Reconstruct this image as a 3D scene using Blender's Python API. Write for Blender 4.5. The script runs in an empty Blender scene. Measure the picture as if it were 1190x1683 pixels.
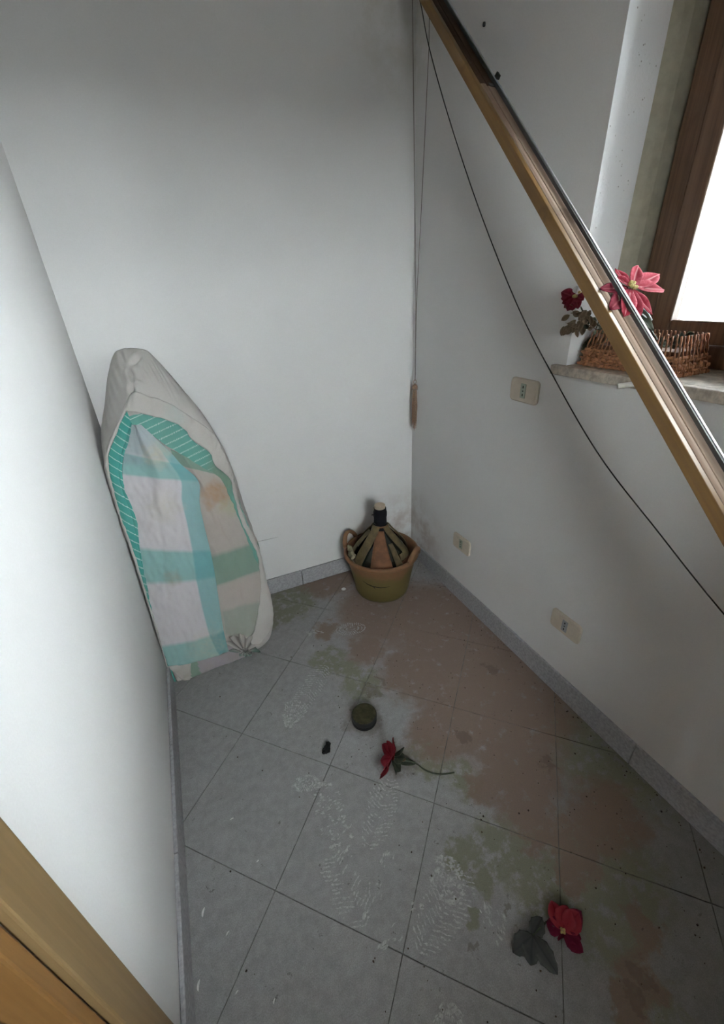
import bpy, bmesh, math, random
from mathutils import Vector, Matrix, noise
random.seed(7)
scene = bpy.context.scene
PI = math.pi

# ---------------------------------------------------------------- camera
cam_data = bpy.data.cameras.new('camera')
cam = bpy.data.objects.new('camera', cam_data)
scene.collection.objects.link(cam)
R = Matrix(((0.91069, 0.229972, -0.343157), (-0.410513, 0.411174, -0.813889), (-0.046075, 0.882071, 0.468858)))
cam.matrix_world = Matrix.Translation((-1.027, -1.745, 1.335)) @ R.to_4x4()
cam_data.sensor_fit = 'VERTICAL'
cam_data.sensor_height = 36.0
cam_data.lens = 36.0 * 686.3 / 1683.0
cam_data.clip_start = 0.02
scene.camera = cam

# ---------------------------------------------------------------- overcast sky through the window
world = bpy.data.worlds.new('overcast_sky')
scene.world = world
world.use_nodes = True
bg = world.node_tree.nodes['Background']
bg.inputs[0].default_value = (0.93, 0.96, 1.0, 1)
bg.inputs[1].default_value = 47.0
scene.view_settings.view_transform = 'Standard'
scene.view_settings.look = 'None'
scene.view_settings.exposure = 0.04
scene.view_settings.gamma = 1.0
scene.view_settings.use_curve_mapping = False
scene.cycles.max_bounces = 12
scene.cycles.diffuse_bounces = 8
scene.cycles.use_denoising = True

# ---------------------------------------------------------------- measured coordinates (metres)
G = {
 'ridge': [(-1.295,-0.3689,0.0063),(-1.295,-0.277,0.5169),(-1.295,-0.2476,0.6802),(-1.295,-0.2236,0.8136),(-1.287,-0.2101,0.8884),(-1.253,-0.2001,0.9439),(-1.21,-0.1894,1.003),(-1.151,-0.1765,1.075),(-1.063,-0.1834,1.037),(-1.017,-0.1903,0.9986),(-0.9354,-0.2055,0.9139),(-0.911,-0.2219,0.823),(-0.9009,-0.2352,0.7489),(-0.8918,-0.2659,0.5782),(-0.8679,-0.2866,0.4636),(-0.8619,-0.3122,0.3209),(-0.8592,-0.3356,0.1912),(-0.8775,-0.3528,0.0957),(-0.9153,-0.3636,0.0354),(-1.012,-0.3696,0.004),(-1.145,-0.3693,0.004),(-1.24,-0.3719,0.004)],
 'back': [(-1.285,-0.035,0.004),(-1.285,-0.035,0.45),(-1.285,-0.035,0.65),(-1.28,-0.035,0.82),(-1.276,-0.035,0.9666),(-1.253,-0.035,1.038),(-1.217,-0.035,1.126),(-1.173,-0.035,1.19),(-1.098,-0.035,1.189),(-1.06,-0.035,1.154),(-0.9862,-0.035,1.018),(-0.9262,-0.035,0.8625),(-0.8939,-0.035,0.7116),(-0.885,-0.035,0.62),(-0.88,-0.035,0.47),(-0.875,-0.035,0.33),(-0.88,-0.035,0.18),(-0.885,-0.035,0.08),(-0.9,-0.035,0.004),(-1,-0.035,0.004),(-1.14,-0.035,0.004),(-1.22,-0.035,0.004)],
 'hem_o': [(-1.295,-0.3791,0.0161),(-1.294,-0.2879,0.5229),(-1.295,-0.2587,0.6851),(-1.295,-0.2349,0.8174),(-1.285,-0.2215,0.8917),(-1.252,-0.2116,0.9468),(-1.209,-0.201,1.006),(-1.15,-0.1882,1.077),(-1.106,-0.1912,1.06),(-1.063,-0.195,1.039),(-1.017,-0.2018,1.001),(-0.9769,-0.209,0.9608),(-0.936,-0.2169,0.917),(-0.9182,-0.2279,0.8563),(-0.906,-0.239,0.7946),(-0.9007,-0.2473,0.7484),(-0.8928,-0.2769,0.5839),(-0.8668,-0.2975,0.4694),(-0.8631,-0.3229,0.3284),(-0.8604,-0.3461,0.1997),(-0.881,-0.363,0.1058),(-0.9358,-0.373,0.0498)],
 'hem_i': [(-1.295,-0.387,0.0277),(-1.285,-0.297,0.528),(-1.289,-0.2668,0.6953),(-1.283,-0.2433,0.8263),(-1.271,-0.2311,0.8942),(-1.235,-0.2202,0.9543),(-1.191,-0.2087,1.018),(-1.173,-0.2074,1.025),(-1.119,-0.2113,1.004),(-1.065,-0.2159,0.9785),(-1.022,-0.2225,0.9416),(-1.01,-0.2284,0.9089),(-0.9609,-0.2391,0.8496),(-0.9553,-0.2463,0.8096),(-0.915,-0.2569,0.7504),(-0.9139,-0.2652,0.7045),(-0.9086,-0.2871,0.5826),(-0.8782,-0.3115,0.447),(-0.8817,-0.3255,0.3696),(-0.8997,-0.3439,0.2672),(-0.957,-0.3707,0.1185),(-1.013,-0.3783,0.0764)],
 'tl_l': [(-1.181,-0.1976,1.024),(-1.22,-0.2062,0.9766),(-1.257,-0.2163,0.9203),(-1.279,-0.2224,0.8867),(-1.291,-0.2344,0.8203),(-1.295,-0.2562,0.6991),(-1.294,-0.2879,0.5229),(-1.295,-0.3254,0.3146),(-1.295,-0.3603,0.1207),(-1.295,-0.3789,0.0171)],
 'tl_r': [(-1.174,-0.2074,0.9754),(-1.203,-0.2161,0.927),(-1.229,-0.2236,0.8857),(-1.246,-0.2321,0.8381),(-1.254,-0.2431,0.7773),(-1.248,-0.2619,0.6725),(-1.264,-0.2803,0.5705),(-1.277,-0.303,0.4444),(-1.295,-0.3426,0.2243),(-1.282,-0.3811,0.0105)],
 'tr_o': [(-1.183,-0.2035,1.008),(-1.117,-0.2032,1.01),(-1.059,-0.2075,0.986),(-1.014,-0.2139,0.9508),(-1.003,-0.2208,0.912),(-0.9522,-0.2308,0.8567),(-0.9475,-0.2388,0.8124),(-0.9042,-0.2491,0.7548),(-0.9045,-0.2586,0.7021),(-0.8896,-0.2807,0.5795),(-0.8649,-0.3068,0.4342)],
 'tr_i': [(-1.177,-0.214,0.9835),(-1.153,-0.2178,0.9623),(-1.116,-0.2242,0.9264),(-1.077,-0.2317,0.885),(-1.035,-0.2387,0.8459),(-0.9957,-0.2459,0.8061),(-0.968,-0.2504,0.7809),(-0.9443,-0.2553,0.7538),(-0.9303,-0.2669,0.6892),(-0.9133,-0.2864,0.5809),(-0.8848,-0.3187,0.4016)],
 'pf_l': [(-1.178,-0.2053,0.9816),(-1.208,-0.2154,0.9255),(-1.224,-0.2206,0.8966),(-1.248,-0.2326,0.83),(-1.256,-0.2428,0.7734),(-1.25,-0.2609,0.6725),(-1.266,-0.2797,0.5684),(-1.281,-0.3032,0.4377),(-1.295,-0.3256,0.3133),(-1.295,-0.3506,0.1742),(-1.295,-0.3675,0.0805)],
 'pf_r': [(-1.151,-0.2198,0.9788),(-1.092,-0.236,0.889),(-1.063,-0.2463,0.8315),(-1.022,-0.2583,0.7651),(-1.036,-0.2722,0.6878),(-1.04,-0.2862,0.6103),(-1.041,-0.3055,0.5027),(-1.047,-0.3245,0.397),(-1.058,-0.346,0.2777),(-1.067,-0.3661,0.1659),(-1.068,-0.3829,0.0726)],
 'pf_s': [0,0.6,1,2,2.25,2.6,3,4,4.5,5,6],
 'pr_l': [(-1.085,-0.221,0.8832),(-1.076,-0.2319,0.8226),(-1.058,-0.2452,0.7491),(-1.061,-0.2663,0.6317),(-1.073,-0.2952,0.4713),(-1.086,-0.3174,0.348),(-1.08,-0.333,0.2613),(-1.08,-0.3478,0.1789),(-1.086,-0.3638,0.0902)],
 'pr_r': [(-0.9602,-0.2376,0.7912),(-0.934,-0.2442,0.7546),(-0.9123,-0.2608,0.6621),(-0.8992,-0.2748,0.5846),(-0.8637,-0.2931,0.4829),(-0.8727,-0.3143,0.3652),(-0.8941,-0.3336,0.2576),(-0.9451,-0.3569,0.1283),(-1.016,-0.3709,0.0506)],
 'pr_s': [0,1,1.5,2,3,4,4.6,5.4,6],
 'uf_t': [(-1.286,-0.3606,0.0968),(-1.24,-0.3625,0.0859),(-1.171,-0.3625,0.0859),(-1.1,-0.362,0.0886),(-1.034,-0.3595,0.103)],
 'uf_b': [(-1.278,-0.3806,0.0079),(-1.227,-0.3836,0.004),(-1.145,-0.3805,0.0084),(-1.082,-0.38,0.0111),(-1.014,-0.3797,0.0128)],
 'knot': [(-1.008,-0.3875,0.0692)],
 'flap': [(-1.295,-0.3736,0.0909),(-1.212,-0.3764,0.0755),(-1.232,-0.3899,0.004),(-1.265,-0.3857,0.0239)],
 'beam': [(-0.11,-0.2017,2.076),(-0.26,-1.277,1.113)],
 'tassel': [(-0.0233,-0.06,0.9595),(-0.0229,-0.06,0.9379),(-0.0231,-0.06,0.7332),(-0.0222,-0.06,1.271),(-0.0504,-0.06,2.141),(-0.02,-0.1154,2.014),(-0.02,-0.0908,1.672)],
 'wire': [(-0.035,-0.0792,2.135),(-0.035,-0.1433,2.003),(-0.035,-0.2757,1.791),(-0.035,-0.4616,1.528),(-0.035,-0.6657,1.275),(-0.035,-0.8304,1.105),(-0.035,-1.025,0.9271),(-0.035,-1.21,0.7999)],
 'crack': [(-0.8478,-0.001,0.3132),(-0.8077,-0.001,0.3114),(-0.77,-0.001,0.3103),(-0.7317,-0.001,0.3093)],
 'tube': [(-0.05,-1.054,1.109),(-0.02,-1.058,1.123)],
 'nail': [(0,-0.378,1.973)],
 'disc': [(-0.4747,-0.1439,0)],
 'lump': [(-0.8396,-0.9002,0)],
 'lid': [(-0.6836,-0.8539,0)],
 'brown': [(-0.337,-0.38,0.273),(-0.18,-0.553,0.3),(-0.123,-0.819,0.267),(-0.395,-0.751,0.179),(-0.357,-0.993,0.18),(-0.152,-1.054,0.192),(-0.309,-1.196,0.142),(-0.372,-1.303,0.096),(-0.512,-0.022,0.162),(-0.543,-0.552,0.09),(-0.19,-1.425,0.117),(-0.325,-1.441,0.072),(-0.399,-1.479,0.042),(-0.398,-1.657,0.052),(-0.464,-1.685,0.043),(-0.391,-1.379,0.057),(-0.656,-0.374,0.06),(-0.325,-1.627,0.048),(-0.442,-1.213,0.063),(-0.465,-1.004,0.123)],
 'olive': [(-0.733,-0.1,0.137),(-0.841,-0.191,0.081),(-0.704,-0.544,0.08),(-0.624,-0.702,0.082),(-0.655,-0.621,0.061),(-0.518,-1.357,0.096),(-0.428,-1.437,0.109),(-0.617,-1.318,0.048),(-0.022,-1.291,0.209),(-0.001,-1.181,0.143),(-0.299,-1.512,0.144),(-0.371,-1.569,0.114),(-0.492,-1.5,0.051),(-0.438,-1.706,0.074),(-0.553,-1.066,0.078),(-0.491,-1.159,0.056),(-0.599,-1.384,0.046),(-0.658,-1.435,0.026)],
 'prints': [(-0.948,-0.781,-0.877,-0.682,0.085,'heel'),(-0.888,-0.705,-0.726,-0.568,0.08,'sole'),(-0.616,-0.399,-0.488,-0.438,0.075,'ring'),(-0.735,-0.355,-0.675,-0.386,0.04,'smudge'),(-0.891,-0.997,-0.894,-1.179,0.085,'rough'),(-0.976,-0.956,-0.896,-0.984,0.05,'ring'),(-0.702,-1.078,-0.834,-1.207,0.075,'ladder'),(-0.924,-1.188,-0.906,-1.343,0.09,'sole'),(-0.789,-1.244,-0.896,-1.323,0.05,'smudge'),(-0.668,-1.309,-0.69,-1.395,0.085,'rough'),(-0.641,-1.364,-0.809,-1.434,0.09,'sole'),(-0.624,-1.438,-0.622,-1.521,0.07,'smudge'),(-0.771,-1.37,-0.893,-1.384,0.045,'smudge'),(-0.793,-1.518,-0.822,-1.581,0.085,'heel')],
 'chips': [(-1.16,-0.972,0.018,0.5),(-1.256,-1.153,0.03,1.6),(-1.278,-1.278,0.03,1.7),(-1.112,-1.106,0.012,0.6),(-1.207,-1.218,0.016,1),(-1.132,-1.371,0.014,1.3),(-0.642,-1.439,0.012,2),(-1.203,-1.324,0.012,0.9)],
 'fl1': [(-0.6615,-1.05,0),(-0.6095,-1.067,0),(-0.585,-1.1,0),(-0.5528,-1.126,0),(-0.5076,-1.141,0)],
 'fl2': [(-0.5031,-1.551,0),(-0.4835,-1.499,0),(-0.4821,-1.593,0),(-0.4456,-1.544,0),(-0.5194,-1.521,0),(-0.6241,-1.527,0),(-0.5613,-1.595,0),(-0.5664,-1.526,0)],
 'spots': [(-0.681,-0.842,0.082),(-0.64,-1.024,0.066),(-0.387,-1.657,0.029),(-0.227,-1.227,0.03),(-0.545,-0.716,0.017),(-0.611,-0.755,0.032),(-0.142,-0.861,0.024),(-0.414,-1.054,0.024),(-0.709,-1.48,0.016),(-0.572,-1.475,0.012),(-0.438,-1.673,0.025)],
 'bigfl': [(-0.1178,-1.08,1.314),(-0.1266,-1.041,1.35),(-0.049,-1.035,1.354),(0.013,-1.046,1.335),(-0.0035,-1.076,1.304),(-0.0957,-1.124,1.263),(-0.161,-1.141,1.254),(-0.2087,-1.146,1.267),(-0.2232,-1.092,1.315),(-0.2318,-1.131,1.28),(-0.1475,-1.06,1.334)],
 'smallfl': [(0,-0.8413,1.293),(-0.02,-0.8227,1.28),(-0.01,-0.8059,1.304),(0,-0.835,1.312),(-0.01,-0.8746,1.287),(-0.02,-0.8725,1.269),(-0.02,-0.8424,1.264)],
 'sprig': [(0,-0.8785,1.234),(-0.02,-0.8384,1.246),(-0.02,-0.8357,1.222),(-0.02,-0.8346,1.208),(-0.02,-0.8535,1.215),(-0.01,-0.8648,1.223),(0,-0.8625,1.253),(-0.01,-0.8435,1.255),(0,-0.8903,1.217),(0.02,-0.8816,1.245)],
 'creases': [(-1.154,1.158,-1.163,1.192,0.006),(-1.147,1.155,-1.143,1.194,0.003),(-1.139,1.153,-1.094,1.174,0.005),(-1.143,1.145,-1.084,1.16,0.003),(-1.146,1.14,-1.136,1.111,0.006),(-1.136,1.117,-1.099,1.103,0.004),(-1.143,1.126,-1.144,1.102,0.005),(-1.148,1.093,-1.155,1.064,0.006),(-1.154,1.152,-1.177,1.136,0.003)],
}


# ---------------------------------------------------------------- material helpers
def lin(c):
    return c / 12.92 if c <= 0.04045 else ((c + 0.055) / 1.055) ** 2.4
def rgb(r, g, b):
    return (lin(r / 255), lin(g / 255), lin(b / 255), 1.0)

class NT:
    def __init__(s, name):
        s.m = bpy.data.materials.new(name); s.m.use_nodes = True
        s.t = s.m.node_tree; s.b = s.t.nodes['Principled BSDF']
        s._pos = None
    def n(s, typ, **kw):
        nd = s.t.nodes.new(typ)
        for k, v in kw.items(): setattr(nd, k, v)
        return nd
    def put(s, sock, v):
        if hasattr(v, 'links') or isinstance(v, bpy.types.NodeSocket): s.t.links.new(v, sock)
        else: sock.default_value = v
    @property
    def pos(s):
        if s._pos is None: s._pos = s.n('ShaderNodeNewGeometry').outputs['Position']
        return s._pos
    def objco(s): return s.n('ShaderNodeTexCoord').outputs['Object']
    def noise(s, scale, detail=3, rough=.6, vec=None, out=0):
        nd = s.n('ShaderNodeTexNoise'); nd.inputs['Scale'].default_value = scale
        nd.inputs['Detail'].default_value = detail; nd.inputs['Roughness'].default_value = rough
        s.put(nd.inputs['Vector'], s.pos if vec is None else vec)
        return nd.outputs[out]
    def rng(s, v, a, b, c=0., d=1., smooth=True):
        nd = s.n('ShaderNodeMapRange'); nd.interpolation_type = 'SMOOTHSTEP' if smooth else 'LINEAR'
        s.put(nd.inputs[0], v)
        for i, x in enumerate((a, b, c, d)): nd.inputs[i + 1].default_value = x
        return nd.outputs[0]
    def math(s, op, a, b=0.):
        nd = s.n('ShaderNodeMath', operation=op); s.put(nd.inputs[0], a); s.put(nd.inputs[1], b); return nd.outputs[0]
    def vmath(s, op, a, b=None, scale=None):
        nd = s.n('ShaderNodeVectorMath', operation=op); s.put(nd.inputs[0], a)
        if b is not None: s.put(nd.inputs[1], b)
        if scale is not None: nd.inputs['Scale'].default_value = scale
        return nd.outputs['Value'] if op == 'DISTANCE' else nd.outputs[0]
    def mix(s, f, a, b, mode='MIX'):
        nd = s.n('ShaderNodeMix', data_type='RGBA', blend_type=mode)
        s.put(nd.inputs[0], f); s.put(nd.inputs[6], a); s.put(nd.inputs[7], b); return nd.outputs[2]
    def bump(s, h, strength=.3, dist=.002):
        nd = s.n('ShaderNodeBump'); nd.inputs['Strength'].default_value = strength; nd.inputs['Distance'].default_value = dist
        s.put(nd.inputs['Height'], h); s.t.links.new(nd.outputs[0], s.b.inputs['Normal'])
    def done(s, col, rough=.7, metal=0., spec=.4):
        s.put(s.b.inputs['Base Color'], col); s.put(s.b.inputs['Roughness'], rough)
        s.b.inputs['Metallic'].default_value = metal; s.b.inputs['Specular IOR Level'].default_value = spec
        return s.m

def simple(name, c, rough=.7, metal=0., var=.15, scale=40, bump=0., spec=.4, bscale=None):
    t = NT(name); v = t.objco()
    f = t.noise(scale, 4, vec=v)
    d = tuple(x * (1 - var) for x in c[:3]) + (1,); u = tuple(min(1, x * (1 + var)) for x in c[:3]) + (1,)
    col = t.mix(t.rng(f, .3, .7), d, u)
    if bump: t.bump(t.noise(bscale or scale * 4, 4, vec=v), bump, .002)
    return t.done(col, rough, metal, spec)

def mat_wall():
    t = NT('painted_plaster')
    f = t.rng(t.noise(2.2, 3), .35, .65)
    col = t.mix(f, (.74, .74, .74, 1), (.77, .77, .77, 1))
    fine = t.rng(t.noise(260, 2), .3, .7)
    col = t.mix(t.math('MULTIPLY', fine, .10), col, (.55, .55, .55, 1))
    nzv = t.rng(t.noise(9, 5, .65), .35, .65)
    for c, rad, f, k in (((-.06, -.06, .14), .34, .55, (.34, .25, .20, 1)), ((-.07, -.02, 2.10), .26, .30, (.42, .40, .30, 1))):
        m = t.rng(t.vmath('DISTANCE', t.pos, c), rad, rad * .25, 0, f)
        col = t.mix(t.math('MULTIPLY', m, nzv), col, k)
    t.bump(t.noise(180, 3), .25, .001)
    return t.done(col, .75, 0, .3)

def mat_reveal():
    t = NT('rough_reveal_plaster')
    vo = t.n('ShaderNodeTexVoronoi'); vo.inputs['Scale'].default_value = 90; t.put(vo.inputs['Vector'], t.pos)
    pit = t.math('MULTIPLY', t.rng(vo.outputs['Distance'], .10, .18, 1, 0), t.rng(t.noise(30, 2), .5, .62))
    col = t.mix(pit, (.82, .84, .86, 1), (.40, .40, .39, 1))
    t.bump(t.noise(140, 4), .5, .002)
    return t.done(col, .85, 0, .2)

def mat_tile():
    t = NT('dusty_floor_tile')
    warp = t.noise(16, 5, .65, out=1)
    p = t.vmath('ADD', t.pos, t.vmath('SCALE', t.vmath('SUBTRACT', warp, (.5, .5, .5)), scale=.17))
    flat = t.vmath('MULTIPLY', p, (1, 1, 0))
    def mask(bl, k=1.15):
        acc = None
        for x, y, r in bl:
            d = t.vmath('DISTANCE', flat, (x, y, 0))
            m = t.rng(d, r * k, r * k * .55, 0, 1)
            acc = m if acc is None else t.math('MAXIMUM', acc, m)
        return acc
    grain = t.rng(t.noise(420, 3), .25, .75)
    med = t.rng(t.noise(42, 5, .7), .3, .7)
    grey = t.mix(med, (.285, .285, .285, 1), (.365, .365, .365, 1))
    dust = t.rng(t.noise(7, 5, .65), .5, .75)
    grey = t.mix(t.math('MULTIPLY', dust, .5), grey, (.42, .42, .425, 1))
    shade_mask = mask(((-.12, -1.35, .34), (-.22, -1.75, .34), (-.05, -1.0, .25)), 1.2)  # shade painted into the tile colour where the right-hand floor gets little light
    grey = t.mix(t.math('MULTIPLY', shade_mask, .38), grey, (.13, .125, .105, 1))
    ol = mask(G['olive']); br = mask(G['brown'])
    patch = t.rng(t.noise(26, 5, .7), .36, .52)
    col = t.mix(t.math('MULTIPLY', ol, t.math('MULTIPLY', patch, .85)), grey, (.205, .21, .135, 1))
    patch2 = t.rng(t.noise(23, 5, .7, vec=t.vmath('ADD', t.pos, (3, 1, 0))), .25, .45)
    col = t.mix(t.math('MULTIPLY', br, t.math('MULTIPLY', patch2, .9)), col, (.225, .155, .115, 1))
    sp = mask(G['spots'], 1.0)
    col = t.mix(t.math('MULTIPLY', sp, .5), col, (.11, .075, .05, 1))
    col = t.mix(t.math('MULTIPLY', grain, .45), col, (.12, .118, .115, 1))
    vo = t.n('ShaderNodeTexVoronoi'); vo.inputs['Scale'].default_value = 26; t.put(vo.inputs['Vector'], p)
    vo.inputs['Randomness'].default_value = 1.0
    speck = t.math('MULTIPLY', t.rng(vo.outputs['Distance'], .07, .17, 1, 0), t.rng(t.noise(19, 2), .5, .6))
    col = t.mix(t.math('MULTIPLY', speck, .6), col, (.06, .05, .045, 1))
    t.bump(t.noise(300, 3), .2, .001)
    return t.done(col, .8, 0, .25)

def mat_wood(name, c1, c2, axis, rough=.5, scale=9., knots=True):
    """grain runs along axis (a unit vector in object space)"""
    t = NT(name); v = t.objco()
    ax = Vector(axis).normalized()
    mp = t.n('ShaderNodeMapping'); q = ax.to_track_quat('Z', 'Y').inverted().to_euler()
    # rotate so the grain axis becomes z, then squash z
    vr = t.n('ShaderNodeVectorRotate', rotation_type='EULER_XYZ'); t.put(vr.inputs['Vector'], v); vr.inputs['Rotation'].default_value = q
    t.put(mp.inputs['Vector'], vr.outputs[0]); mp.inputs['Scale'].default_value = (scale * 12, scale * 12, scale * .35)
    g = t.noise(1.0, 6, .6, vec=mp.outputs[0])
    col = t.mix(t.rng(g, .3, .7), c1, c2)
    if knots:
        k = t.noise(9, 3, .6, vec=v)
        col = t.mix(t.math('MULTIPLY', t.rng(k, .58, .72), .6), col, tuple(x * .45 for x in c1[:3]) + (1,))
    t.bump(g, .15, .001)
    return t.done(col, rough, 0, .4 if rough < .8 else .08)

def mat_vcol(name, rough=.9, weave=900, bump=.35, dirt=.12):
    """cloth whose printed pattern is stored on the mesh as the colour attribute 'print'"""
    t = NT(name)
    a = t.n('ShaderNodeVertexColor'); a.layer_name = 'print'
    v = t.objco()
    w = t.noise(weave, 2, vec=v); st = t.rng(t.noise(9, 5, .6, vec=v), .45, .75)
    col = t.mix(t.math('MULTIPLY', st, dirt), a.outputs[0], (.30, .25, .17, 1))
    col = t.mix(t.math('MULTIPLY', t.rng(w, .3, .7), .16), col, (.25, .25, .25, 1))
    t.bump(w, bump, .001)
    t.b.inputs['Sheen Weight'].default_value = .15
    return t.done(col, rough, 0, .15)

M = {}
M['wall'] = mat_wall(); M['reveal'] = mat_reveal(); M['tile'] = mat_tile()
M['grout'] = simple('grout', (.13, .125, .12, 1), .9, var=.4, scale=30)
M['skirting'] = simple('grey_stone_skirting', (.36, .36, .375, 1), .55, var=.18, scale=120)
M['sill'] = simple('travertine_sill', (.42, .37, .31, 1), .6, var=.3, scale=60, bump=.2)
M['jamb'] = simple('beige_jamb', (.38, .37, .29, 1), .7, var=.1, scale=30)
M['linen'] = mat_vcol('beige_mattress_cloth', weave=700, dirt=.10)
M['cloth'] = mat_vcol('printed_cotton', weave=800, dirt=.12)
M['glass'] = None
def mat_glass():
    t = NT('window_glass'); nt = t.t
    tr = t.n('ShaderNodeBsdfTransparent'); gl = t.n('ShaderNodeBsdfGlossy'); gl.inputs['Roughness'].default_value = .02
    fr = t.n('ShaderNodeFresnel'); fr.inputs['IOR'].default_value = 1.45
    mx = t.n('ShaderNodeMixShader'); nt.links.new(fr.outputs[0], mx.inputs[0]); nt.links.new(tr.outputs[0], mx.inputs[1]); nt.links.new(gl.outputs[0], mx.inputs[2])
    tr.inputs[0].default_value = (.95, .97, .96, 1)
    nt.links.new(mx.outputs[0], nt.nodes['Material Output'].inputs[0]); return t.m
M['glass'] = mat_glass()
M['ceiling'] = mat_wood('ceiling_boards', (.36, .31, .26, 1), (.44, .38, .32, 1), (1, 0, 0), knots=False)
M['frame_wood'] = mat_wood('dark_window_wood', rgb(84, 62, 46), rgb(112, 86, 66), (0, 0, 1))
M['door_wood'] = mat_wood('honey_door_wood', (.165, .108, .047, 1), (.20, .135, .062, 1), (0, 0, 1), knots=False)
M['door_dark'] = mat_wood('amber_door_wood', (.15, .075, .022, 1), (.19, .10, .032, 1), (0, 0, 1), knots=False)
BDIR = (Vector(G['beam'][1]) - Vector(G['beam'][0])).normalized()
M['beam_front'] = mat_wood('varnished_rail_wood', (.132, .068, .018, 1), (.18, .100, .028, 1), (0, 0, 1))
M['beam_dark'] = mat_wood('dark_brown_rail_wood', (.040, .024, .015, 1), (.065, .039, .025, 1), (0, 0, 1), rough=.9)  # darker brown for the upper length of the rail
M['beam_top'] = mat_wood('bare_rail_wood', (.225, .155, .115, 1), (.29, .225, .175, 1), (0, 0, 1), rough=.9)
M['steel'] = simple('bright_steel', (.62, .65, .68, 1), .38, .8, var=.05)
M['grey_metal'] = simple('grey_metal', (.09, .09, .09, 1), .5, .5, var=.1)
M['dark_metal'] = simple('dark_metal', (.03, .03, .025, 1), .5, .3)
M['tub'] = None
def mat_tub():
    t = NT('weathered_tub_plastic'); v = t.objco()
    z = t.n('ShaderNodeSeparateXYZ'); t.put(z.inputs[0], v)
    zz = t.math('ADD', z.outputs[2], t.math('MULTIPLY', t.math('SUBTRACT', t.noise(10, 3, vec=v), .5), .12))
    col = t.mix(t.rng(zz, .13, .19), (.115, .092, .032, 1), (.175, .088, .045, 1))
    f = t.noise(70, 4, vec=v)
    col = t.mix(t.math('MULTIPLY', t.rng(f, .4, .7), .35), col, (.10, .08, .03, 1))
    t.bump(f, .2, .001)
    return t.done(col, .65, 0, .3)
M['tub'] = mat_tub()
M['strap'] = simple('olive_strap', (.10, .075, .034, 1), .75, var=.3, scale=30, bump=.2)
M['panel'] = simple('rust_brown_wrap', (.135, .060, .028, 1), .8, var=.25, scale=30, bump=.3)
M['bottle'] = simple('dark_bottle_glass', (.012, .014, .010, 1), .15, var=.1, spec=.5)
M['black_tape'] = simple('black_tape', (.009, .009, .012, 1), .8, var=.3, bump=.3, spec=.1)
M['cork'] = simple('cork', (.42, .34, .26, 1), .8, var=.15, scale=200)
M['rag'] = simple('pale_rag', (.26, .23, .15, 1), .95, var=.4, scale=60, bump=.5)
M['plate'] = simple('ivory_plastic', (.60, .53, .44, 1), .45, var=.05)
M['insert'] = simple('grey_green_insert', (.34, .38, .31, 1), .5, var=.05)
M['insert_grey'] = simple('grey_insert', (.30, .31, .33, 1), .5, var=.05)
M['hole'] = simple('socket_hole', (.005, .005, .005, 1), .9)
M['cord'] = simple('grey_cord', (.16, .15, .13, 1), .8)
M['wire'] = simple('black_wire', (.02, .02, .02, 1), .6)
M['tassel'] = simple('tan_yarn', (.26, .17, .12, 1), .95, var=.35, scale=250, bump=.4)
M['lid'] = simple('dark_olive_lid', (.040, .038, .020, 1), .85, var=.5, scale=50, spec=.08)
M['lid_rim'] = simple('black_lid_rim', (.008, .008, .008, 1), .6, spec=.3)
M['rubber'] = simple('black_rubber', (.018, .018, .018, 1), .9, var=.3, scale=200, bump=.5, spec=.05)
M['petal'] = None
def mat_petal(name, base, edge, vein, k=1.0):
    t = NT(name)
    a = t.n('ShaderNodeVertexColor'); a.layer_name = 'print'
    s = t.n('ShaderNodeSeparateColor'); t.t.links.new(a.outputs[0], s.inputs[0])
    n1 = t.noise(120, 4, vec=t.objco())
    col = t.mix(t.math('MULTIPLY', s.outputs[0], t.rng(n1, .2, .7)), base, edge)
    col = t.mix(t.math('MULTIPLY', s.outputs[1], .7), col, vein)
    t.bump(n1, .3, .001)
    return t.done(col, .9, 0, .05)
M['petal'] = mat_petal('crimson_petal', (.19, .010, .022, 1), (.38, .075, .105, 1), (.50, .22, .24, 1))
M['petal_dark'] = mat_petal('maroon_petal', (.09, .006, .014, 1), (.20, .03, .05, 1), (.2, .05, .06, 1))
M['petal_floor'] = mat_petal('red_petal', (.155, .016, .022, 1), (.19, .028, .034, 1), (.09, .006, .01, 1))
M['petal_floor_b'] = mat_petal('plum_petal', (.060, .004, .014, 1), (.095, .009, .022, 1), (.07, .004, .02, 1))
M['leaf'] = mat_petal('dark_leaf', (.035, .042, .030, 1), (.07, .075, .05, 1), (.02, .024, .018, 1))
M['leaf_grey'] = mat_petal('grey_black_leaf', (.045, .047, .045, 1), (.08, .08, .075, 1), (.02, .02, .02, 1))
M['leaf_pale'] = mat_petal('pale_leaf', (.50, .52, .53, 1), (.62, .64, .65, 1), (.4, .42, .42, 1))
M['leaf_dry'] = mat_petal('dry_leaf', (.09, .065, .042, 1), (.20, .15, .10, 1), (.10, .07, .045, 1))
M['stem'] = simple('dark_green_stem', (.04, .05, .028, 1), .7)
M['pollen'] = simple('yellow_pollen', (.45, .36, .14, 1), .8)
M['wicker'] = simple('wicker', (.30, .135, .065, 1), .7, var=.4, scale=70, bump=.3)
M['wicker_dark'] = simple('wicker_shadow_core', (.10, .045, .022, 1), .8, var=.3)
M['white_plastic'] = simple('white_plastic', (.66, .66, .60, 1), .5)
M['dust'] = simple('pale_dust', (.375, .375, .37, 1), .95, var=.28, scale=90)
M['chip'] = simple('white_chip', (.62, .62, .6, 1), .8)
M['crumb'] = simple('brown_crumb', (.055, .038, .024, 1), .9, var=.6, scale=20)

# ---------------------------------------------------------------- mesh helpers
def link(o, parent=None):
    scene.collection.objects.link(o)
    if parent is not None: o.parent = parent
    return o

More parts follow.
